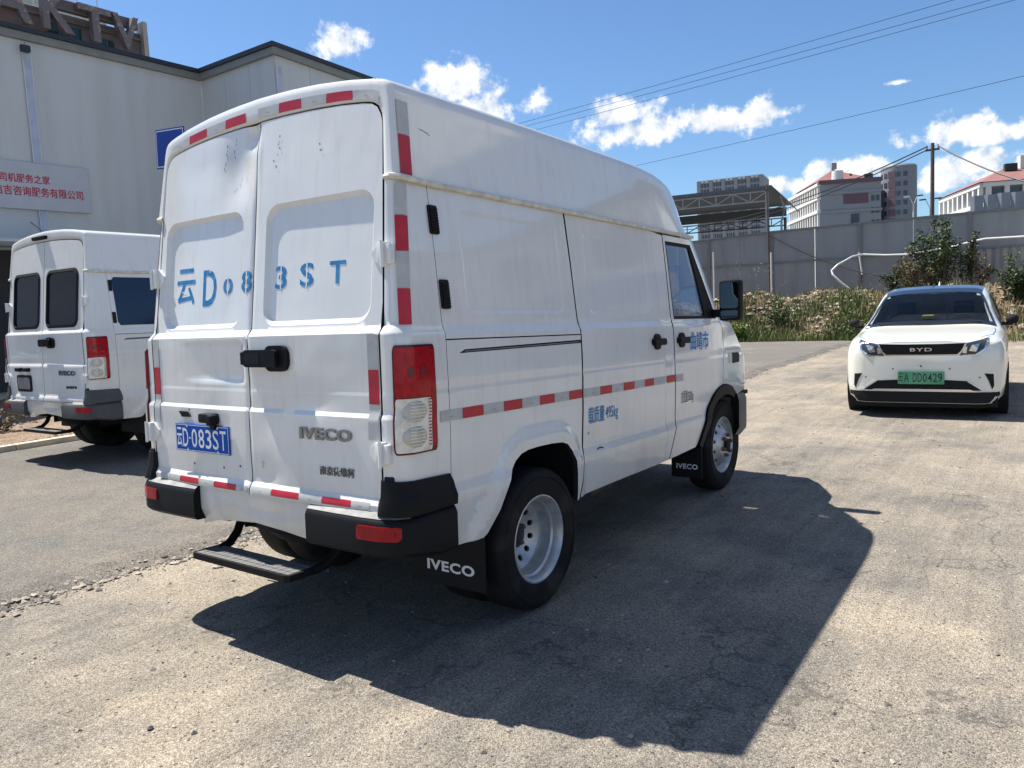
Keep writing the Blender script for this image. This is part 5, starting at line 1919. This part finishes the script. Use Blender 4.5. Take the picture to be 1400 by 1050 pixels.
# steel truss canopy
cp = thing('truss_canopy', 'steel truss canopy with flat dark roof beyond the hoarding', 'canopy', (-15.7, 61.0, 0), (0, 0, R(10.3)))
M_truss = mat('truss_grey', (.34, .36, .37), rough=.6, var=.1)
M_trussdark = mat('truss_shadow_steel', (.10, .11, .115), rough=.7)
cr = MB()
cr.add([(-34, -.6, 10.02), (-.2, -.6, 10.12), (-.2, 14, 10.12), (-34, 14, 10.02), (-34, -.6, 9.84), (-.2, -.6, 9.94), (-.2, 14, 9.94), (-34, 14, 9.84)], [(0, 1, 2, 3), (4, 7, 6, 5), (0, 4, 5, 1), (1, 5, 6, 2), (2, 6, 7, 3)])
cr.build('roof', mat('canopy_roof', (.09, .115, .15), rough=.6, var=.1), cp)


def truss(y, z0, z1, m_, r):
    for z in (z0, z1):
        MB().tube([(-33, y, z), (-.5, y, z)], r, 6).build('chord', m_, cp)
    for k in range(24):
        x = -.5 - k * 1.35
        MB().tube([(x, y, z0), (x, y, z1)], r * .8, 5).build('web_post', m_, cp)
        a, c = (z0, z1) if k % 2 else (z1, z0)
        MB().tube([(x, y, a), (x - 1.35, y, c)], r * .8, 5).build('web_diagonal', m_, cp)


truss(-.4, 8.95, 9.72, M_truss, .055)
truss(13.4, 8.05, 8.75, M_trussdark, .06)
MB().box(-33, -.5, 13.7, 13.8, 8.95, 9.80).build('back_fascia', mat('fascia_grey', (.13, .145, .155), rough=.6), cp)
MB().add([(-.1, -.4, 10.0), (.95, -.2, 8.9), (.95, 11, 8.9), (-.1, 11, 10.0), (-.1, -.4, 9.9), (.95, -.2, 8.8), (.95, 11, 8.8), (-.1, 11, 9.9)], [(0, 1, 2, 3), (4, 7, 6, 5), (0, 4, 5, 1), (1, 5, 6, 2)]).build('side_eave', mat('fascia_grey'), cp)
for x in (-.6, -14, -27):
    MB().tube([(x, -.3, 0), (x, -.3, 9.8)], .13, 8).build('post', M_truss, cp)
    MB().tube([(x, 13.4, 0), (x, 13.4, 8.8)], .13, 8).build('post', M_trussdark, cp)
MB().tube([(.35, 1.0, 0), (.35, 1.0, 7.4), (.55, 1.6, 8.4), (.3, 1.0, 9.5)], .09, 8).build('downpipe', M_truss, cp, True)
# street lamps beyond
for (x, y, z, lab) in ((-9.77, 88.6, 10.1, 'double-headed white street lamp between the hotel and the utility pole'), (-6.9, 78.1, 8.6, 'dark street lamp head just left of the utility pole foot')):
    sl = thing('street_lamp', lab, 'street lamp', (x, y, 0), group='street lamps beyond the hoarding')
    MB().tube([(0, 0, 0), (0, 0, z)], .07, 8).build('post', M_frame, sl)
    for s in (-1, 1):
        MB().tube([(0, 0, z - .05), (s * .35, 0, z + .75)], .04, 6).build('arm', M_frame, sl)
        MB().box(s * .62 - .28, s * .62 + .28, -.10, .10, z + .78, z + .90, .02).build('lamp_head', M_frame if s < 0 and x < -9 else M_cable, sl)

# ------------------------------------------------------------------ unseen shop row added at the right for the van's side to mirror
sr_ = thing('added_shop_row', 'unseen two-storey shop row with blue fascia boards, added for the van side to mirror', 'building', (33, 19.5, 0), (0, 0, R(90)))
MB().box(0, 9, 0, 26, 0, 6.6).build('wall', M_offwhite, sr_)
for k in range(6):
    KIT.box('fascia_board', (.15, 3.8, .95), M_bluesign, sr_, (-.08, 2.3 + k * 4.3, 3.5))
    KIT.box('shop_window', (.12, 3.2, 2.4), M_farglass, sr_, (-.06, 2.3 + k * 4.3, 1.5))
    KIT.box('upper_window', (.12, 1.9, 1.4), M_farglass, sr_, (-.06, 2.3 + k * 4.3, 5.2))
MB().box(-.6, 9.2, -.2, 26.2, 6.62, 6.8).build('roof_slab', M_eavedark, sr_)

# ------------------------------------------------------------------ pale hatchback facing the camera (local: nose at y = 0, tail towards +y)
M_cream = mat('cream_car_paint', (.74, .74, .67), rough=.20, coat=.6, bump=.10, bscale=1.5, bdist=.02)
M_gloss = mat('gloss_black_trim', (.010, .011, .013), rough=.12, coat=.5)
M_carglass = mat('car_windscreen', (.45, .52, .56), rough=.02, trans=1.0, alpha=.50)
M_cardark = mat('car_lower_plastic', (.012, .013, .015), rough=.75, spec=.2)
M_lampglass = mat('headlamp_lens', (.05, .055, .065), rough=.08, coat=.1, spec=.35)
M_lampsilver = mat('headlamp_silver', (.70, .72, .75), rough=.15, metal=.9)
M_plategreen = mat('plate_green', (.10, .36, .20), rough=.4, color2=(.06, .30, .14), cscale=3)
M_yellow = mat('yellow_pack', (.55, .48, .06), rough=.6)
M_alloy = mat('car_wheel_alloy', (.35, .36, .37), rough=.3, metal=.8)

car = thing('hatchback_car', 'cream hatchback with black roof and green number plate facing the camera', 'car', (1.77, 8.05, 0), (0, 0, R(3.4)))
SY = [0, .03, .08, .16, .30, .55, .85, 1.05, 1.30, 1.60, 1.90, 2.15, 2.5, 3.0, 3.45, 3.75, 3.95, 4.06, 4.12]
SW = [.62, .71, .78, .825, .855, .875, .883, .885, .885, .885, .885, .885, .885, .885, .88, .865, .83, .77, .66]
ST = [.925, .955, .970, .985, 1.0, 1.022, 1.045, 1.065, 1.19, 1.345, 1.465, 1.53, 1.57, 1.56, 1.495, 1.395, 1.22, 1.02, .86]
SS = [.80, .838, .862, .880, .895, .913, .932, .947, .955, .96, .965, .97, .975, .985, .99, .99, .95, .86, .74]
GX = [1, .975, .945, .905, .865, .82, .775, .72, .62, .48, .32, .16, 0]
GZ = [0, .12, .25, .40, .55, .70, .83, .915, .962, .982, .993, .998, 1]


def csec(y):
    w, zt, sh = lin(y, SY, SW), lin(y, SY, ST), lin(y, SY, SS)
    pts = [(w * .90, .19), (w * .965, .26), (w * .99, .40), (w, .58), (w * .995, sh - .09), (w * .975, sh - .03)]
    ws = w * .955
    hgt = zt - sh
    green = smooth01((hgt - .14) / .30)
    for k in range(13):
        a = k / 12 * math.pi / 2
        hx = math.cos(a) ** .42 if k < 12 else 0
        hz = math.sin(a) ** 1.25
        pts.append((ws * (hx + (GX[k] - hx) * green), sh + hgt * (hz + (GZ[k] - hz) * green)))
    return pts


def screen_half(y):
    return lin(y, [1.05, 1.30, 1.60, 1.90, 2.0], [.765, .722, .658, .594, .572])


def screen_pt(t, y, o):
    """point on the windscreen: t across, y back"""
    x = abs(t) * screen_half(y)
    s_ = csec(y)[6:]
    for (x0, z0), (x1, z1) in zip(s_[:-1], s_[1:]):
        if x1 <= x <= x0:
            k = (x0 - x) / max(1e-6, x0 - x1)
            z = z0 + (z1 - z0) * k
            break
    else:
        z = s_[0][1]
    return Vector((math.copysign(x, t), y - o * .5, z + o * .86))


def fine_y():
    out = []
    for a, c in zip(SY[:-1], SY[1:]):
        k = max(1, int((c - a) / .05))
        out += [a + (c - a) * i / k for i in range(k)]
    return out + [SY[-1]]


cys = fine_y()
secs = [csec(y) for y in cys]
nh = len(secs[0])
vs = []
for y, s_ in zip(cys, secs):
    vs += [(x, y, z) for x, z in s_] + [(-x, y, z) for x, z in reversed(s_[:-1])]
n = 2 * nh - 1
fs = [(i * n + j, i * n + j + 1, (i + 1) * n + j + 1, (i + 1) * n + j) for i in range(len(cys) - 1) for j in range(n - 1)]
fs.append(tuple(range(n)))
fs.append(tuple((len(cys) - 1) * n + j for j in range(n))[::-1])
BV = BVHTree.FromPolygons([Vector(v) for v in vs], fs)


def front(o):
    def f(x, z):
        h = BV.ray_cast(Vector((x, -2, z)), Vector((0, 1, 0)))
        return (h[0] + Vector((0, -o, 0)) + h[1] * 0.0) if h[0] is not None else Vector((x, .3, z))
    return f


def topdown(o):
    def f(x, y):
        h = BV.ray_cast(Vector((x, y, 3)), Vector((0, 0, -1)))
        return (h[0] + Vector((0, 0, o))) if h[0] is not None else Vector((x, y, 1.5))
    return f


def flank(s, o):
    def f(y, z):
        h = BV.ray_cast(Vector((s * 3, y, z)), Vector((-s, 0, 0)))
        return (h[0] + Vector((s * o, 0, 0))) if h[0] is not None else Vector((s * .7, y, z))
    return f


keep = []
for f in fs:
    cx = abs(sum(vs[i][0] for i in f) / len(f)); cy = sum(vs[i][1] for i in f) / len(f); cz = sum(vs[i][2] for i in f) / len(f)
    if 1.12 < cy < 1.92 and len(f) == 4 and cz > 1.05 and cx < screen_half(cy) - .035:
        continue
    keep.append(f)
body = MB().add(vs, keep).build('body', M_cream, car, True)
hole = [(-.96, 1.16), (0, 1.14), (.96, 1.16), (.95, 1.60), (.93, 1.89), (0, 1.91), (-.93, 1.89), (-.95, 1.60)]
panel('windscreen_surround', [(-1, 1.10), (-.5, 1.07), (0, 1.06), (.5, 1.07), (1, 1.10), (1, 1.5), (1, 1.96), (.5, 2.0), (0, 2.01), (-.5, 2.0), (-1, 1.96), (-1, 1.5)], lambda t, y: screen_pt(t, y, .016), (0, .5, -.86), M_gloss, car, step=.05, holes=[hole], thick=.004)
panel('windscreen', [(t * 1.02, y) for t, y in hole], lambda t, y: screen_pt(t, y, .012), (0, .5, -.86), M_carglass, car, step=.06, skirt=False)
panel('roof_panel', [(-.585, 1.97), (-.3, 2.012), (0, 2.02), (.3, 2.012), (.585, 1.97), (.60, 2.4), (.58, 3.2), (.46, 3.62), (-.46, 3.62), (-.58, 3.2), (-.60, 2.4)], topdown(.006), (0, 0, -1), M_gloss, car, step=.07, thick=.01)
for s in (-1, 1):
    panel('side_window', [(1.45, 1.02), (3.35, 1.05), (3.55, 1.20), (3.2, 1.38), (2.5, 1.44), (2.15, 1.42), (1.80, 1.27)], flank(s, .006), (-s, 0, 0), M_gloss, car, step=.1, thick=.01)
    L_ = panel('headlamp', [(s * x, z) for x, z in [(.695, .958), (.60, .933), (.475, .901), (.43, .814), (.395, .754), (.50, .755), (.60, .791), (.655, .842), (.685, .905)]], front(.010), (0, 1, 0), M_lampglass, car, step=.03, thick=.02)
    panel('lamp_unit', [(s * x, z) for x, z in [(.60, .893), (.52, .879), (.49, .808), (.56, .799)]], front(.014), (0, 1, 0), M_lampsilver, L_, step=.03, thick=.004)
    panel('lamp_unit', [(s * x, z) for x, z in [(.475, .859), (.445, .854), (.425, .786), (.465, .780)]], front(.014), (0, 1, 0), M_lampsilver, L_, step=.03, thick=.004)
    panel('daytime_light_strip', [(s * x, z) for x, z in [(.690, .944), (.675, .950), (.640, .831), (.555, .769), (.42, .761), (.40, .752), (.56, .754), (.66, .822)]], front(.015), (0, 1, 0), M_lampsilver, L_, step=.03, thick=.004)
    panel('corner_vent', [(s * x, z) for x, z in [(.735, .537), (.645, .546), (.690, .458), (.722, .358), (.742, .401)]], front(.006), (0, 1, 0), M_cardark, car, step=.04, thick=.01)
    m_ = MB()
    bm = bmesh.new(); bmesh.ops.create_icosphere(bm, subdivisions=2, radius=1)
    m_.add([(s * .925 + math.copysign(abs(v.co.x) ** .7, v.co.x) * .072, 1.42 + v.co.y * .07, 1.105 + math.copysign(abs(v.co.z) ** .7, v.co.z) * .062) for v in bm.verts], [[v.index for v in f.verts] for f in bm.faces])
    bm.free()
    m_.box(s * .87 - .06, s * .87 + .06, 1.42, 1.46, 1.03, 1.07)
    m_.build('door_mirror', M_cardark, car, True)
    for y in (.82, 3.47):
        w = bpy.data.objects.new('wheel', None); link(w, car)
        w.location = (s * .885, y, .315)
        w.rotation_euler = (0, 0, 0 if s > 0 else math.pi)
        MB().lathe([(.21, -.20), (.29, -.215), (.315, -.19), (.315, -.02), (.29, .004), (.215, .0)], 40).build('tyre', M_tyre, w, True)
        MB().lathe([(.215, -.002), (.20, -.02), (.05, -.03), (0, -.02)], 32).build('rim', M_alloy, w, True)
        MB().lathe([(0, -.235), (.36, -.235), (.365, -.004), (.345, -.004)], 32).build('wheel_well', M_gap, w)
    wl_ = panel('sill_trim', [(.35, .15), (3.9, .15), (3.9, .24), (.35, .24)], flank(s, .01), (-s, 0, 0), M_cardark, car, step=.15, thick=.02)
gb = panel('grille_band', [(-.468, .901), (-.42, .803), (-.378, .761), (.378, .761), (.42, .803), (.468, .901), (.2, .892), (-.2, .892)], front(.007), (0, 1, 0), M_cardark, car, step=.05, thick=.01)
for s in (-1, 1):
    panel('chrome_strip', [(s * x, z) for x, z in [(.472, .901), (.455, .901), (.412, .811), (.372, .770), (0, .767), (0, .754), (.380, .755), (.425, .799)]], front(.011), (0, 1, 0), M_chrome, gb, step=.04, thick=.004)
lettering('badge', 'BYD', front(.009), -.115, .115, .808, .848, M_chrome, gb, bold=.01, space=1.15)
li = panel('lower_intake', [(-.625, .347), (-.48, .456), (-.27, .467), (.27, .467), (.48, .456), (.625, .347)], front(.006), (0, 1, 0), M_cardark, car, step=.05, thick=.01)
panel('intake_lip', [(-.60, .329), (-.50, .358), (.50, .358), (.60, .329)], front(.016), (0, 1, 0), M_lampsilver, li, step=.05, thick=.012)
for s in (-1, 1):
    panel('intake_blade', [(s * x, z) for x, z in [(.655, .347), (.625, .347), (.475, .452), (.49, .460)]], front(.014), (0, 1, 0), M_cream, li, step=.04, thick=.01)
panel('lower_skirt', [(-.80, .195), (-.80, .324), (-.5, .330), (0, .332), (.5, .330), (.80, .324), (.80, .195)], front(.012), (0, 1, 0), M_cardark, car, step=.06, thick=.03)
sk = MB()
plan = [(-.80, .42), (-.79, .20), (-.70, .07), (-.45, .01), (0, -.01), (.45, .01), (.70, .07), (.79, .20), (.80, .42)]
vs2 = [(x, y, .27) for x, y in plan] + [(x * .96, y + .06, .13) for x, y in plan] + [(x * .9, y + .3, .12) for x, y in plan]
k_ = len(plan)
sk.add(vs2, [(i + r_ * k_, i + 1 + r_ * k_, i + 1 + (r_ + 1) * k_, i + (r_ + 1) * k_) for r_ in range(2) for i in range(k_ - 1)])
sk.build('splitter', M_cardark, car, True)
MB().box(-.78, .78, .12, 4.0, .14, .30).build('underbody', M_gap, car)
pt = MB().box(-.245, .245, front(.0)(0, .48)[1] - .022, front(.0)(0, .48)[1] - .014, .418, .572, .003).build('number_plate', M_plategreen, car)
fy = front(.0)(0, .48)[1] - .0235
pf = lambda u, v: (u, fy, v)
lettering('plate_character', '云', pf, -.232, -.188, .444, .548, M_black_ink, pt, bold=.008)
lettering('plate_character', 'A', pf, -.178, -.125, .444, .548, M_black_ink, pt, bold=.012)
for i, ch in enumerate('DD0429'):
    lettering('plate_character', ch, pf, -.085 + i * .053, -.085 + i * .053 + .044, .444, .548, M_black_ink, pt, bold=.010)
MB().lathe([(.0, 0), (.010, 0), (.010, .01)], 10, 'y', (0, fy - .01 + .012, .632)).build('front_camera', M_gap, car)
MB().box(-.70, .70, 1.35, 1.75, .86, .99, .04).build('dashboard', M_seat, car, True)
MB().box(-.09, .05, 1.42, 1.48, 1.02, 1.10, .008).build('dash_pack', M_yellow, car)
for s in (-1, 1):
    q = MB().box(s * .36 - .22, s * .36 + .22, 2.25, 2.40, .70, 1.18, .05)
    q.box(s * .36 - .12, s * .36 + .12, 2.27, 2.36, 1.17, 1.35, .03)
    q.build('seat', M_seat, car, True)
MB().tube([(.36 + .17 * math.cos(a), 1.80, 1.02 + .16 * math.sin(a)) for a in [k * math.pi / 9 for k in range(19)]], .014, 6).build('steering_wheel', M_gap, car, True)
MB().tube([(0, 3.3, 1.53), (.0, 3.42, 1.63)], [.022, .006], 6).build('aerial', M_frame, car, True)
for s in (-1, 1):
    MB().tube([(s * .30 - .28, 1.08, 1.09), (s * .30 + .30, 1.09, 1.10)], .010, 5).build('wiper', M_gap, car)

# shut lines of the bonnet
for s in (-1, 1):
    for (x0, y0, x1, y1) in ((.735, 1.04, .745, .75), (.745, .75, .72, .40), (.72, .40, .60, .09)):
        panel('shut_line', [(s * x0, y0), (s * (x0 + .007), y0), (s * (x1 + .007), y1), (s * x1, y1)], topdown(.002), (0, 0, -1), M_gap, car, step=.05, skirt=False)
for (px_, pz_) in ((-.60, .50), (.60, .50), (-.30, .60), (.30, .60)):
    panel('parking_sensor', [(px_ + .011 * math.cos(k * .785), pz_ + .011 * math.sin(k * .785)) for k in range(8)], front(.003), (0, 1, 0), M_greyplastic, car, step=.03, skirt=False)

# ------------------------------------------------------------------ plants on the bank
M_leaf = mat('shrub_leaf', rough=.6, spec=.3, island=[(.028, .050, .018), (.050, .085, .026), (.080, .120, .040), (.110, .130, .055)])
M_leafdark = mat('dark_shrub_leaf', rough=.6, spec=.3, island=[(.018, .034, .014), (.034, .060, .022), (.055, .090, .030)])
M_leafdry = mat('dry_leaf', rough=.8, spec=.2, island=[(.12, .085, .045), (.17, .12, .06), (.09, .085, .04)])
M_leafbright = mat('bright_leaf', rough=.6, spec=.3, island=[(.10, .17, .03), (.15, .22, .04), (.20, .26, .06)])
M_stem = mat('twig', (.09, .07, .045), rough=.9, var=.3, vscale=20)
M_straw = mat('dry_grass_blade', rough=.8, spec=.2, island=[(.10, .09, .04), (.20, .16, .08), (.27, .21, .12), (.09, .115, .035), (.30, .23, .14), (.17, .115, .065)])
M_green = mat('green_weed_blade', rough=.7, spec=.25, island=[(.05, .085, .022), (.085, .13, .034), (.12, .16, .05), (.17, .18, .07)])
M_blossom = mat('white_blossom', (.72, .70, .66), rough=.8)
rg = random.Random(21)


def leaf(b, p, d, size, up):
    """small bent leaf of two quads"""
    d = d.normalized()
    s = d.cross(up)
    if s.length < 1e-3:
        s = Vector((1, 0, 0))
    s = s.normalized() * size * .36
    m = p + d * size * .5 + up * size * rg.uniform(-.05, .15)
    t = p + d * size + up * size * rg.uniform(-.35, .05)
    b.add([p, m + s, t, m - s], [(0, 1, 2), (0, 2, 3)])


def shrub(name, label, x, y, height, spread, nstem, nleaf, lmat, lsize, taper=.6, z0=None, cat='shrub', base=.12):
    z = (bank_z(x, y) if z0 is None else z0) - .05
    t = thing(name, label, cat, (x, y, z))
    stems = []
    for k in range(nstem):
        a = rg.uniform(0, 6.28)
        r0 = spread * .35 * rg.random()
        r1 = spread * rg.uniform(.25, 1.0)
        h = height * rg.uniform(.55, 1.0) * (1 - .35 * (r1 / spread) * taper)
        p0 = Vector((math.cos(a) * r0, math.sin(a) * r0, 0))
        p2 = Vector((math.cos(a + rg.uniform(-.5, .5)) * r1, math.sin(a + rg.uniform(-.5, .5)) * r1, h))
        p1 = (p0 + p2) / 2 + Vector((rg.uniform(-.1, .1), rg.uniform(-.1, .1), h * .12)) * 1.0
        stems.append((p0, p1, p2))
        MB().tube([p0, p1, p2], [.016 * height / 2, .011 * height / 2, .004], 5).build('stem', M_stem, t)
    b = MB()
    for k in range(nleaf):
        p0, p1, p2 = stems[int(rg.random() ** .8 * nstem) % nstem]
        u = base + (1 - base) * rg.random() ** .8
        p = (p0 * (1 - u) + p1 * u) * (1 - u) + (p1 * (1 - u) + p2 * u) * u
        off = Vector((rg.gauss(0, 1), rg.gauss(0, 1), rg.gauss(0, .7))) * spread * .15 * (1.25 - .7 * u)
        d = Vector((rg.uniform(-1, 1), rg.uniform(-1, 1), rg.uniform(-.5, .6)))
        leaf(b, p + off, d, lsize * rg.uniform(.6, 1.3), Vector((rg.uniform(-.4, .4), rg.uniform(-.4, .4), 1)).normalized())
    b.build('foliage', lmat, t, False, False)
    return t


shrub('tall_shrub', 'tallest leafy green shrub in front of the hoarding', -.25, 26.6, 2.75, .85, 16, 2600, M_leaf, .11)
shrub('tall_shrub', 'slim upright green shrub just right of the tallest shrub', .62, 26.5, 2.2, .30, 6, 700, M_leaf, .11)
shrub('dry_shrub', 'brownish dried shrub at the left foot of the tallest shrub', -.85, 26.2, 1.7, .60, 14, 1300, M_leafdry, .085)
shrub('dry_shrub', 'pointed dry weed right of the slim green shrub', 1.02, 26.2, 1.35, .35, 9, 600, M_leafdry, .075)
shrub('low_shrub', 'small dark shrub left of the brownish dried shrub', -1.45, 26.6, 1.25, .50, 9, 800, M_leafdark, .09)
shrub('broad_shrub', 'broad dark green shrub at the right edge above the rubble', 2.15, 24.9, 1.35, .85, 18, 2600, M_leafdark, .10, z0=.95)
shrub('low_shrub', 'thin weedy shrub against the ribbed hoarding at the right edge', 1.95, 26.9, 1.7, .50, 10, 600, M_leaf, .08)
shrub('low_shrub', 'dark shrub at the right edge of the rubble heap', 3.3, 25.2, 1.5, .8, 14, 1500, M_leafdark, .10)
shrub('bright_bush', 'bright yellow-green bush beside the tall van mirror', -5.75, 22.9, .85, .5, 12, 1100, M_leafbright, .10)
shrub('low_shrub', 'leafy weed on the slope right of the bright bush', -4.7, 24.1, 1.0, .55, 10, 800, M_leaf, .08)
shrub('low_shrub', 'green weed cluster at the foot of the bank near the car', -2.4, 23.4, .65, .7, 12, 1000, M_leaf, .075)


def blades(name, n, fn, material, label, w):
    vs, fs = [], []
    for i in range(n):
        x, y, h = fn(i)
        z = bank_z(x, y) - .02
        a = rg.uniform(0, 6.28)
        lean = rg.uniform(.05, .55) * h
        dx, dy = math.cos(a) * lean, math.sin(a) * lean
        wx, wy = -math.sin(a + rg.uniform(-1, 1)) * w, math.cos(a + rg.uniform(-1, 1)) * w
        k = len(vs)
        vs += [(x - wx, y - wy, z), (x + wx, y + wy, z), (x + dx * .35 + wx * .8, y + dy * .35 + wy * .8, z + h * .6), (x + dx * .35 - wx * .8, y + dy * .35 - wy * .8, z + h * .6), (x + dx, y + dy, z + h)]
        fs += [(k, k + 1, k + 2, k + 3), (k + 3, k + 2, k + 4)]
    return stuff(mesh_obj(name, vs, fs, material), label, 'grass')


def clump(n):
    return [(rg.uniform(-13, 8), None) for i in range(n)]


cl = []
for i in range(420):
    x = rg.uniform(-13, 6)
    y = toe(x) + rg.random() ** .8 * 5.0 + .1
    cl.append((x, y, rg.uniform(.12, .42) * (1.0 if y - toe(x) < 2.6 else .6), rg.uniform(.12, .4)))


def f_straw(i):
    c = cl[i % len(cl)]
    return c[0] + rg.gauss(0, c[3]), max(toe(c[0]) - .1, c[1] + rg.gauss(0, c[3])), c[2] * rg.uniform(.5, 1.2)


cl2 = []
for i in range(150):
    x = rg.choice((rg.uniform(-13, 6), rg.uniform(-6.5, -1)))
    y = toe(x) + rg.random() ** 1.8 * 3.0
    cl2.append((x, y, rg.uniform(.15, .42), rg.uniform(.12, .35)))


def f_green(i):
    c = cl2[i % len(cl2)]
    return c[0] + rg.gauss(0, c[3]), max(toe(c[0]) - .15, c[1] + rg.gauss(0, c[3])), c[2] * rg.uniform(.5, 1.2)


blades('dry_grass', 15000, f_straw, M_straw, 'dry straw-coloured grass covering the bank', .012)
blades('green_weeds', 10000, f_green, M_green, 'green weeds and grass at the foot of the bank', .013)
# broken brick and concrete lying in the bank
b = MB()
for i in range(1900):
    if i < 750:
        x, y = rg.gauss(-3.8, 1.1), rg.gauss(25.2, .7)
    elif i < 1350:
        x, y = rg.gauss(2.6, .9), rg.gauss(23.9, .8)
    else:
        x, y = rg.uniform(-12, 6), None
        y = toe(x) + rg.random() * 4.5
    if y < toe(x):
        y = toe(x) + .1
    r = .025 + .13 * rg.random() ** 3
    vs, fs = pebble(rg, r)
    z = bank_z(x, y)
    b.add([(v[0] + x, v[1] + y, v[2] + z + r * .2 + .01) for v in vs], fs)
stuff(b.build('rubble', M_brickbits, None, False, False), 'broken brick and concrete rubble lying in the bank', 'rubble')
b = MB()
for i in range(45):
    x, y = rg.gauss(-6.6, .7), 26.6 + rg.uniform(-.4, .5)
    z = bank_z(x, y) + rg.uniform(.35, 1.35)
    for q in range(2):
        leaf(b, Vector((x, y, z)), Vector((rg.uniform(-1, 1), rg.uniform(-1, 1), .2)), .024, Vector((0, -.7, .7)))
for i in range(26):
    x, y = rg.gauss(-1.8, .35), 26.3 + rg.uniform(-.3, .3)
    z = bank_z(x, y) + rg.uniform(.3, .9)
    leaf(b, Vector((x, y, z)), Vector((rg.uniform(-1, 1), rg.uniform(-1, 1), .2)), .024, Vector((0, -.7, .7)))
stuff(b.build('seed_heads', M_blossom, None, False, False), 'pale fluffy seed heads in front of the hoarding', 'weeds')
# weeds in the bed at far left
shrub('bed_weed', 'small yellowish weed at the kerb bed left of the kerbside van', -9.4, 2.45, .7, .35, 9, 500, M_leafdry, .06, z0=.1)
